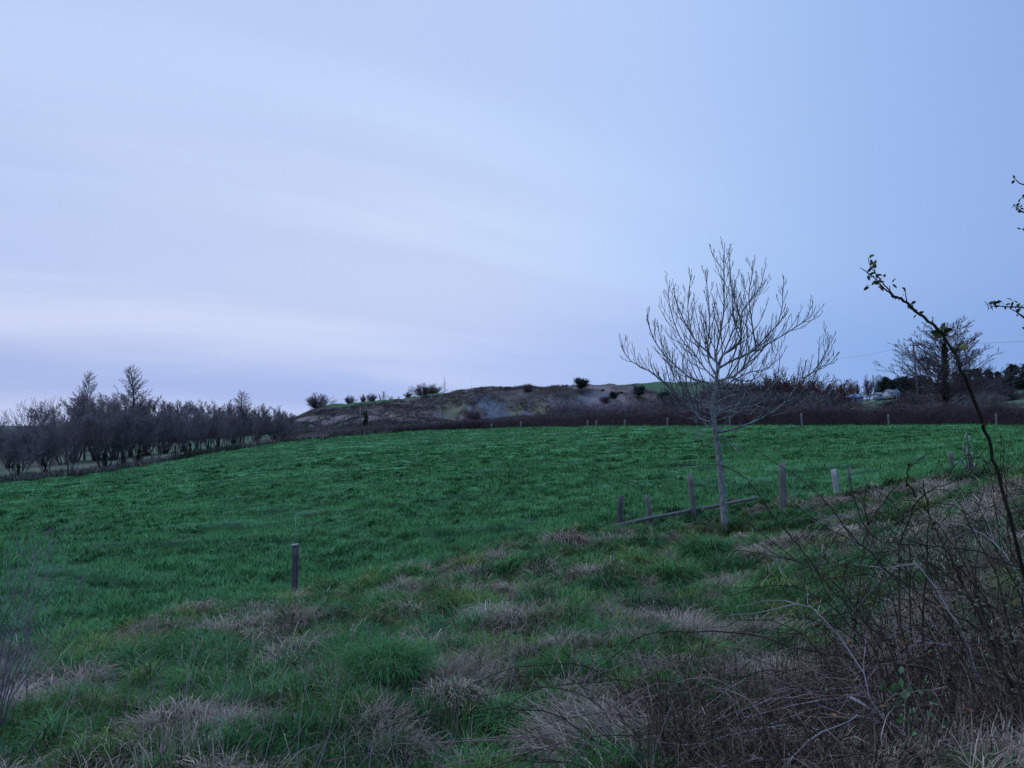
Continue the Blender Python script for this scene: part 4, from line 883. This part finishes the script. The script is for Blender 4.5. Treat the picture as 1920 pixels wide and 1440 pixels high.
# twigs reaching in from a hawthorn outside the right edge
hb = np.array((3.1, 3.0, zat(3.1, 3.0))); haw = empty('hawthorn_tree', hb); tag(haw, 'budding twigs of a hawthorn reaching in at the right edge', 'tree')
g = Geo(); gl = Geo()
tkp = [hb-UP*.2, hb+(0.02, .0, 1.2), hb+(-.05, .05, 2.4), hb+(.02, .1, 3.2)]; g.tube(list(smoothline(tkp, 9)), list(np.linspace(.07, .03, 9)), 8); 
rel(g, hb).build('trunk', bark, haw, smooth=True); g = Geo()
def reach(z): t = (z-hb[2])/3.4; return hb+np.array((0, .03, t*3.2))
for lst in [[(1990,640,3.0),(1950,590,3.0),(1920,577,3.0),(1885,575,3.0),(1862,574,3.0),(1850,571,3.0)], [(1930,600,3.0),(1915,592,3.0),(1905,585,3.0),(1893,578,3.0)], [(1990,420,3.0),(1945,400,3.0),(1918,397,3.0),(1906,390,3.0),(1901,384,3.0)],
            [(1975,380,3.0),(1940,350,3.0),(1915,345,3.0),(1901,334,3.0)], [(1965,450,3.0),(1935,435,3.0),(1916,430,3.0)], [(1960,385,3.0),(1930,372,3.0),(1914,371,3.0)], [(1895,577,3.0),(1900,566,3.0)], [(1868,575,3.0),(1864,563,3.0)]]:
    cane(g, lst, .0045, .0012, False, jit=.001)
    if lst[0][0] > 1955: q0 = P(*lst[0]); g.tube([hb+UP*max(.3, (q0[2]-hb[2]-.25)), q0], [.012, .0045], 5)
for px, py, n_ in [(1852,571,5),(1858,574,3),(1866,566,2),(1874,570,5),(1883,573,3),(1900,563,3),(1904,576,3),(1912,577,4),(1904,385,4),(1911,390,5),(1916,398,4),(1915,370,5),(1903,336,2),(1916,430,5),(1907,588,3),(1919,612,3)]:
    cluster(gl, P(px, py, 3.0), n_, .020, rb, .1)
rel(g, hb).build('twigs', cane_m, haw); rel(gl, hb).build('leaves', bud_m, haw)
# hand placed bramble canes
def single(name, label, canes, o, m=cane_m, nleaf=0, r=(.006, .0018), cat='bramble'):
    b_ = P(*o); e = empty(name, b_); tag(e, label, cat); g = Geo(); gl = Geo()
    for lst in canes: cane(g, lst, r[0], r[1], True, gl, nleaf, jit=.004)
    rel(g, b_).build('cane', m, e, smooth=True)
    if nleaf: rel(gl, b_).build('leaves', leaf_m, e)
single('bramble_cane', 'long straight bramble cane rising left to the post right of the ash tree', [[(1990,1290,3.6),(1838,1183,3.8),(1777,1147,3.9),(1686,1086,4.1),(1602,1009,4.3),(1549,942,4.4),(1506,902,4.5),(1466,875,4.6),(1425,848,4.7)]], (1990,1290,3.6), nleaf=3)
single('bramble_cane', 'long bramble cane arching left across the foot of the ash tree', [[(1850,1330,3.6),(1760,1270,3.8),(1685,1220,4.0),(1640,1183,4.1),(1579,1125,4.3),(1533,1073,4.4),(1493,1018,4.5),(1452,970,4.6),(1412,913,4.7),(1384,886,4.8),(1344,872,4.9),(1287,873,5.0),(1200,878,5.1)]], (1850,1330,3.6), nleaf=4)
single('bramble_cane', 'dark low bramble cane trailing left over the green tussocks', [[(2000,1330,3.2),(1850,1285,3.4),(1750,1255,3.5),(1600,1235,3.7),(1500,1215,3.9),(1400,1188,4.1),(1290,1184,4.3),(1205,1192,4.5),(1140,1240,4.7),(1090,1275,4.8)]], (2000,1330,3.2), nleaf=5)
single('bramble_cane', 'forked bramble cane bending right above the straw patch at right', [[(1712,1310,3.6),(1687,1120,3.8),(1689,1022,3.9),(1700,984,3.9),(1722,938,3.9),(1755,915,3.9),(1811,891,3.9),(1831,875,3.9)], [(1730,1330,3.6),(1733,1111,3.8),(1740,1022,3.85),(1740,955,3.9),(1733,924,3.9),(1733,900,3.9)], [(1719,932,3.9),(1702,905,3.9),(1702,880,3.9),(1725,862,3.9),(1747,845,3.9)]], (1712,1310,3.6), nleaf=5, r=(.005, .0018))
single('bramble_cane', 'leafy bramble cane leaning left inside the thicket at right', [[(1900,1290,3.0),(1850,1180,3.1),(1820,1120,3.15),(1800,1089,3.2),(1778,1040,3.2),(1751,991,3.25),(1749,978,3.25)]], (1900,1290,3.0), nleaf=14, r=(.007, .003))
single('bramble_cane', 'thin forked bramble stem in front of the thin stake', [[(1600,1220,4.6),(1611,1089,4.7),(1622,1010,4.8),(1624,993,4.8),(1604,942,4.8),(1595,911,4.8),(1589,873,4.8)], [(1628,985,4.8),(1640,965,4.8),(1665,930,4.8),(1690,895,4.8)], [(1628,985,4.8),(1620,940,4.8),(1626,905,4.8)]], (1600,1220,4.6), nleaf=4, r=(.005, .0018))
single('bramble_cane', 'horizontal bramble cane crossing the thicket at mid height', [[(1990,1100,3.4),(1882,1051,3.6),(1822,1033,3.7),(1767,1025,3.8),(1700,1022,3.9),(1651,1011,4.0)]], (1990,1100,3.4), nleaf=4, r=(.005, .002))
single('bramble_cane', 'pale dead cane lying along the bottom edge of the photograph', [[(1290,1440,3.4),(1380,1432,3.35),(1440,1424,3.3),(1520,1423,3.3),(1620,1430,3.2),(1720,1438,3.1)]], (1290,1440,3.4), m=cane_pale, r=(.008, .004))
single('bramble_cane', 'pale dead cane curving down through the brown tangle at bottom right', [[(1590,1306,3.4),(1640,1330,3.3),(1680,1365,3.2),(1715,1395,3.1),(1760,1440,3.0)]], (1590,1306,3.4), m=cane_pale, r=(.008, .004))
single('bramble_cane', 'two pale twigs slanting up left in the brown tangle', [[(1620,1300,3.6),(1540,1312,3.6),(1460,1330,3.7),(1380,1348,3.8)], [(1610,1310,3.6),(1480,1345,3.7),(1400,1380,3.7),(1350,1400,3.7)]], (1620,1300,3.6), m=cane_pale, r=(.005, .003))
# the thicket itself: random canes rooted over the right bank
th_b = gp(1850, 4.2); thick = empty('bramble_thicket', th_b); tag(thick, 'dense tangle of dark bramble stems filling the bottom right corner', 'bramble thicket')
for q in range(70):
    px = rb.uniform(1560, 2080); Y = rb.uniform(2.9, 6.5); b_ = gp(px, Y)
    a = rb.normal(2.4, .9); hgt = rb.uniform(.35, 1.0)*(.6+.4*(px-1500)/500)*(1 if Y < 5 else 1.3); rn = rb.uniform(.3, 1.0)
    d = np.array((cos(a), sin(a)*.7, 0)); g = Geo()
    droop = rb.uniform(-.1, .75)
    pts = smoothline([b_-UP*.05, b_+d*rn*.22+UP*hgt*.6, b_+d*rn*.6+UP*hgt, b_+d*rn*1.15+UP*hgt*(1-droop)], 14, .007, rb); r0 = rb.uniform(.0028, .0054)
    g.tube(list(pts), list(np.linspace(r0, .0014, 14)), 5)
    for _ in range(4):
        k = rb.integers(3, 12); dd_ = nrm(nrm(pts[k+1]-pts[k])+rb.normal(0, .55, 3)); L_ = rb.uniform(.12, .4)
        pp = [pts[k], pts[k]+dd_*L_*.5+rb.normal(0, .01, 3), pts[k]+dd_*L_+UP*.03]; g.tube(pp, [.0022, .0018, .001], 4)
    rel(g, th_b).build('cane', cane_pale if q % 14 == 0 else cane_m, thick)
gl = Geo()
for q in range(420):
    px = rb.uniform(1540, 2000); Y = rb.uniform(2.9, 6); b_ = gp(px, Y)+UP*rb.uniform(.05, .6); cluster(gl, b_, rb.integers(1, 4), rb.uniform(.015, .032), rb)
rel(gl, th_b).build('leaves', leaf_m, thick)
gl = Geo()
for q in range(150):
    px = rb.uniform(1500, 1960); Y = rb.uniform(2.9, 5.5); b_ = gp(px, Y)+UP*rb.uniform(.05, .55); cluster(gl, b_, rb.integers(1, 3), rb.uniform(.015, .03), rb)
rel(gl, th_b).build('withered_leaves', mat('withered_leaves', (.10, .045, .02), (.19, .10, .04), scale=8, rough=.8), thick)
pb_ = gp(1705, 3.05); lp = empty('leafy_plant', pb_); tag(lp, 'low plant with fresh green leaves at the foot of the brambles', 'plant'); gl = Geo(); g = Geo()
for q in range(15):
    e = np.array((rb.normal(0, .13), rb.normal(0, .12), 0)); top = e+UP*rb.uniform(.08, .24)
    g.tube([e*.6-UP*.05, e*.8+UP*.05, top], [.002, .0018, .001], 4)
    for _ in range(4): cluster(gl, top+rb.normal(0, .025, 3), 2, rb.uniform(.022, .042), rb, .8)
g.build('stems', cane_m, lp); gl.build('leaves', mat('fresh_leaves', (.045, .12, .04), (.12, .22, .09), scale=9, rough=.6, spec=.3), lp)
bm_b = gp(1500, 3.6); bmat = empty('bramble_mat', bm_b); tag(bmat, 'low brown mat of arching dead bramble stems along the bottom edge right of centre', 'bramble')
brown_cane = mat('brown_canes', (.085, .055, .045), (.20, .15, .13), scale=7, rough=.9)
for q in range(88):
    px = rb.uniform(1130, 2000); Y = rb.uniform(3.0, 4.6); b_ = gp(px, Y); a = rb.normal(pi, .55) if rb.random() < .75 else rb.uniform(0, 2*pi); d = np.array((cos(a), sin(a), 0)); rn = rb.uniform(.5, 1.5); hgt = rb.uniform(.08, .38)
    e_ = b_+d*rn; ez = float(ZG(np.array([e_[0]]), np.array([max(2.6, e_[1])]))[0]); mid = b_+d*rn*.45; mid[2] = (b_[2]+ez)/2+hgt; e_[2] = ez+rb.uniform(-.02, .12)
    pts = smoothline([b_-UP*.03, (b_+mid)/2+UP*hgt*.35, mid, (mid+e_)/2+UP*hgt*.25, e_], 14, .006, rb); g = Geo(); g.tube(list(pts), list(np.linspace(rb.uniform(.0022, .0042), .0013, 14)), 5)
    for _ in range(3):
        k = rb.integers(2, 12); dd_ = nrm(nrm(pts[k+1]-pts[k])+rb.normal(0, .5, 3)); g.tube([pts[k], pts[k]+dd_*.1, pts[k]+dd_*.2+UP*.02], [.002, .0015, .001], 4)
    rel(g, bm_b).build('cane', cane_m if q % 3 == 0 else (cane_pale if q % 11 == 0 else brown_cane), bmat)
# dead stems (stuff) under and around it
def stems(name, n, region, Lr, lean, r_, colf, label, rng, curl=.5, cat='dead stems'):
    px = rng.uniform(region[0], region[1], n); Y = rng.uniform(region[2], region[3], n); x_ = (px-960)/F*Y; z_ = ZG(x_, Y)
    az_ = rng.uniform(0, 2*pi, n); Ln = rng.uniform(*Lr, n); a0 = rng.uniform(*lean, n); a1 = a0+rng.normal(0, curl, n)
    g = Geo(); c = colf(n, rng); m_ = 6
    for k in range(n):
        p = np.array((x_[k], Y[k], z_[k]-.02)); pts = [p]
        for q in range(m_-1):
            a = a0[k]+(a1[k]-a0[k])*q/(m_-2); p = p+Ln[k]/(m_-1)*np.array((sin(a)*cos(az_[k]), sin(a)*sin(az_[k]), cos(a))); pts.append(p)
        g.tube(pts, [r_*f for f in (1, .95, .9, .8, .65, .4)], 3, c[k])
    return tag(g.build(name, mat('stem_col', None, attr='Col', scale=4, rough=.9, vcol_var=.15), usecol=True), label, cat, kind='stuff')
def ctan(n, rng): t = rng.random((n, 1)); return np.where(t < .58, np.array((.050, .036, .028)), np.where(t < .90, np.array((.17, .118, .088)), np.array((.31, .25, .21))))*rng.uniform(.6, 1.2, (n, 1))
stems('dead_stems', 6500, (1200, 2050, 2.8, 4.6), (.12, .45), (.5, 1.75), .0020, ctan, 'brown dead grass stems tangled together at bottom right', rb, .9)
stems('dead_stems', 900, (1500, 2080, 4.5, 11), (.2, .7), (.0, 1.3), .0025, ctan, 'brown dead stems standing on the upper right bank', rb, .7)
def cpale(n, rng): return np.array((.27, .25, .235))*rng.uniform(.5, 1.1, (n, 1))
stems('grass_stalks', 500, (-60, 1300, 3.0, 9), (.25, .65), (.05, .9), .0016, cpale, 'thin pale dead grass stalks sticking up from the near bank', rb, .5, 'grass stalks')
# faint fine twiggy bush at the left edge
lb_ = gp(-15, 5.0); lbush = empty('twiggy_bush', lb_); tag(lbush, 'fine bare twiggy bush cut by the left edge of the photograph', 'bush')
out = []
for q in range(30):
    a = rb.uniform(0, 2*pi); d = nrm(np.array((cos(a)*.3, sin(a)*.3, 1)))
    branch(out, rb, rb.normal(0, .1, 3)*(1, 1, 0)-UP*.05, d, rb.uniform(.7, 1.45), .005, 0, dict(lev=3, seg=[6, 4, 3], wig=.10, trop=[.1, .3, .2], tip=.3, rmin=.0010, n=[0, 8, 6], t0=[0, .2, .2], ang=[0, .6, .7], lr=[0, .35, .45], con=.4, rr=.4))
g1 = Geo(); g2 = Geo()
for lev, pts, rad in out: (g1 if lev == 0 else g2).tube(pts, rad, 4 if lev == 0 else 3)
g1.build('stems', grey_twig, lbush); g2.build('crown', lilac_twig, lbush)

# ------------------------------------------------------------------ big grass tussocks (things)
def tussock(px, Y, rad, hgt, n, straw, label, lean=None):
    rad *= .85
    n = int(n*.8)
    p = gp(px, Y); rng = rb; ph = rng.uniform(0, 2*pi, n); rr = np.sqrt(rng.random(n))*rad*.75
    root = np.stack([rr*np.cos(ph), rr*np.sin(ph), (hgt*.7*(1-(rr/rad)**2)-.06)*rng.uniform(.3, 1, n)], 1)
    az_ = ph+rng.normal(0, .9, n)
    if lean is not None: az_ = np.where(rng.random(n) < .6, lean+rng.normal(0, .35, n), az_)
    rad = rad*.72; Ln = rng.uniform(.35, 1.4, n)*rad*.8; a1 = rng.uniform(1.6, 3.0, n); a0 = rng.uniform(.2, .9, n)
    t = rng.random((n, 1)); c = (STRAW*.8*(1-t)+STRAW2*.8*t)*rng.uniform(.5, 1.3, (n, 1)) if straw else (G1*(1-t)+G2*t)*rng.uniform(.6, 1.3, (n, 1))
    V, f4, f3, cc = blades(root, az_, Ln, a0, a1, rng.uniform(.0025, .0055, n)*max(1, Y/7), c, 4)
    me = mesh_from('grass_tussock', V, f4, f3, mat('grass_blades', None), cc)
    tag(link('grass_tussock', me, loc=p), label, 'grass tussock', 'large tussocks on the bank')
for a in [(350,4.6,.42,.24,2600,1,'large collapsed straw tussock at the bottom left',-1.2),(180,5.4,.30,.14,1200,1,'smaller straw tussock left of the large collapsed one',-1.0),(370,12,.50,.32,1500,1,'straw tussock on the bank crest, left one of the pair',-1.5),(490,12,.50,.30,1500,1,'straw tussock on the bank crest, right one of the pair',-1.5),
          (725,5.3,.42,.26,2200,0,'dark green arching tussock in the lower middle of the bank',None),(600,6.6,.35,.16,1100,1,'straw tussock behind the dark green arching one',-1.2),(1060,17.5,.80,.40,1600,1,'wide straw mound on the skyline of the bank left of the ash tree',-1.6),
          (960,16.5,.55,.25,1000,1,'straw mound left of the wide one on the bank edge',-1.6),(1375,10,.35,.34,900,1,'upright pale straw tuft below the ash tree',-1.4),(1330,13.5,.75,.45,2600,0,'big bright green tussock below the ash tree',None),(945,4.7,.26,.14,900,0,'small green tussock near the bottom middle',None),
          (1130,4.0,.55,.14,2200,1,'flattened straw heap at the bottom middle edge',2.2),(1195,6.6,.28,.25,800,1,'straw tuft beside the trailing dark cane',-1.4),(640,9.5,.42,.24,1400,0,'green tussock behind the middle straw patches',None),(1450,14,.45,.25,900,1,'straw tussock right of the ash trunk base',-1.4),(850,4.9,.3,.2,900,1,'straw tuft right of the dark green arching tussock',-1.3),
          (1465,21,.5,.35,800,1,'dead weeds ringing the foot of the tall grey post',-1.5)]: tussock(*a)
print('verts', sum(len(m.vertices) for m in bpy.data.meshes))
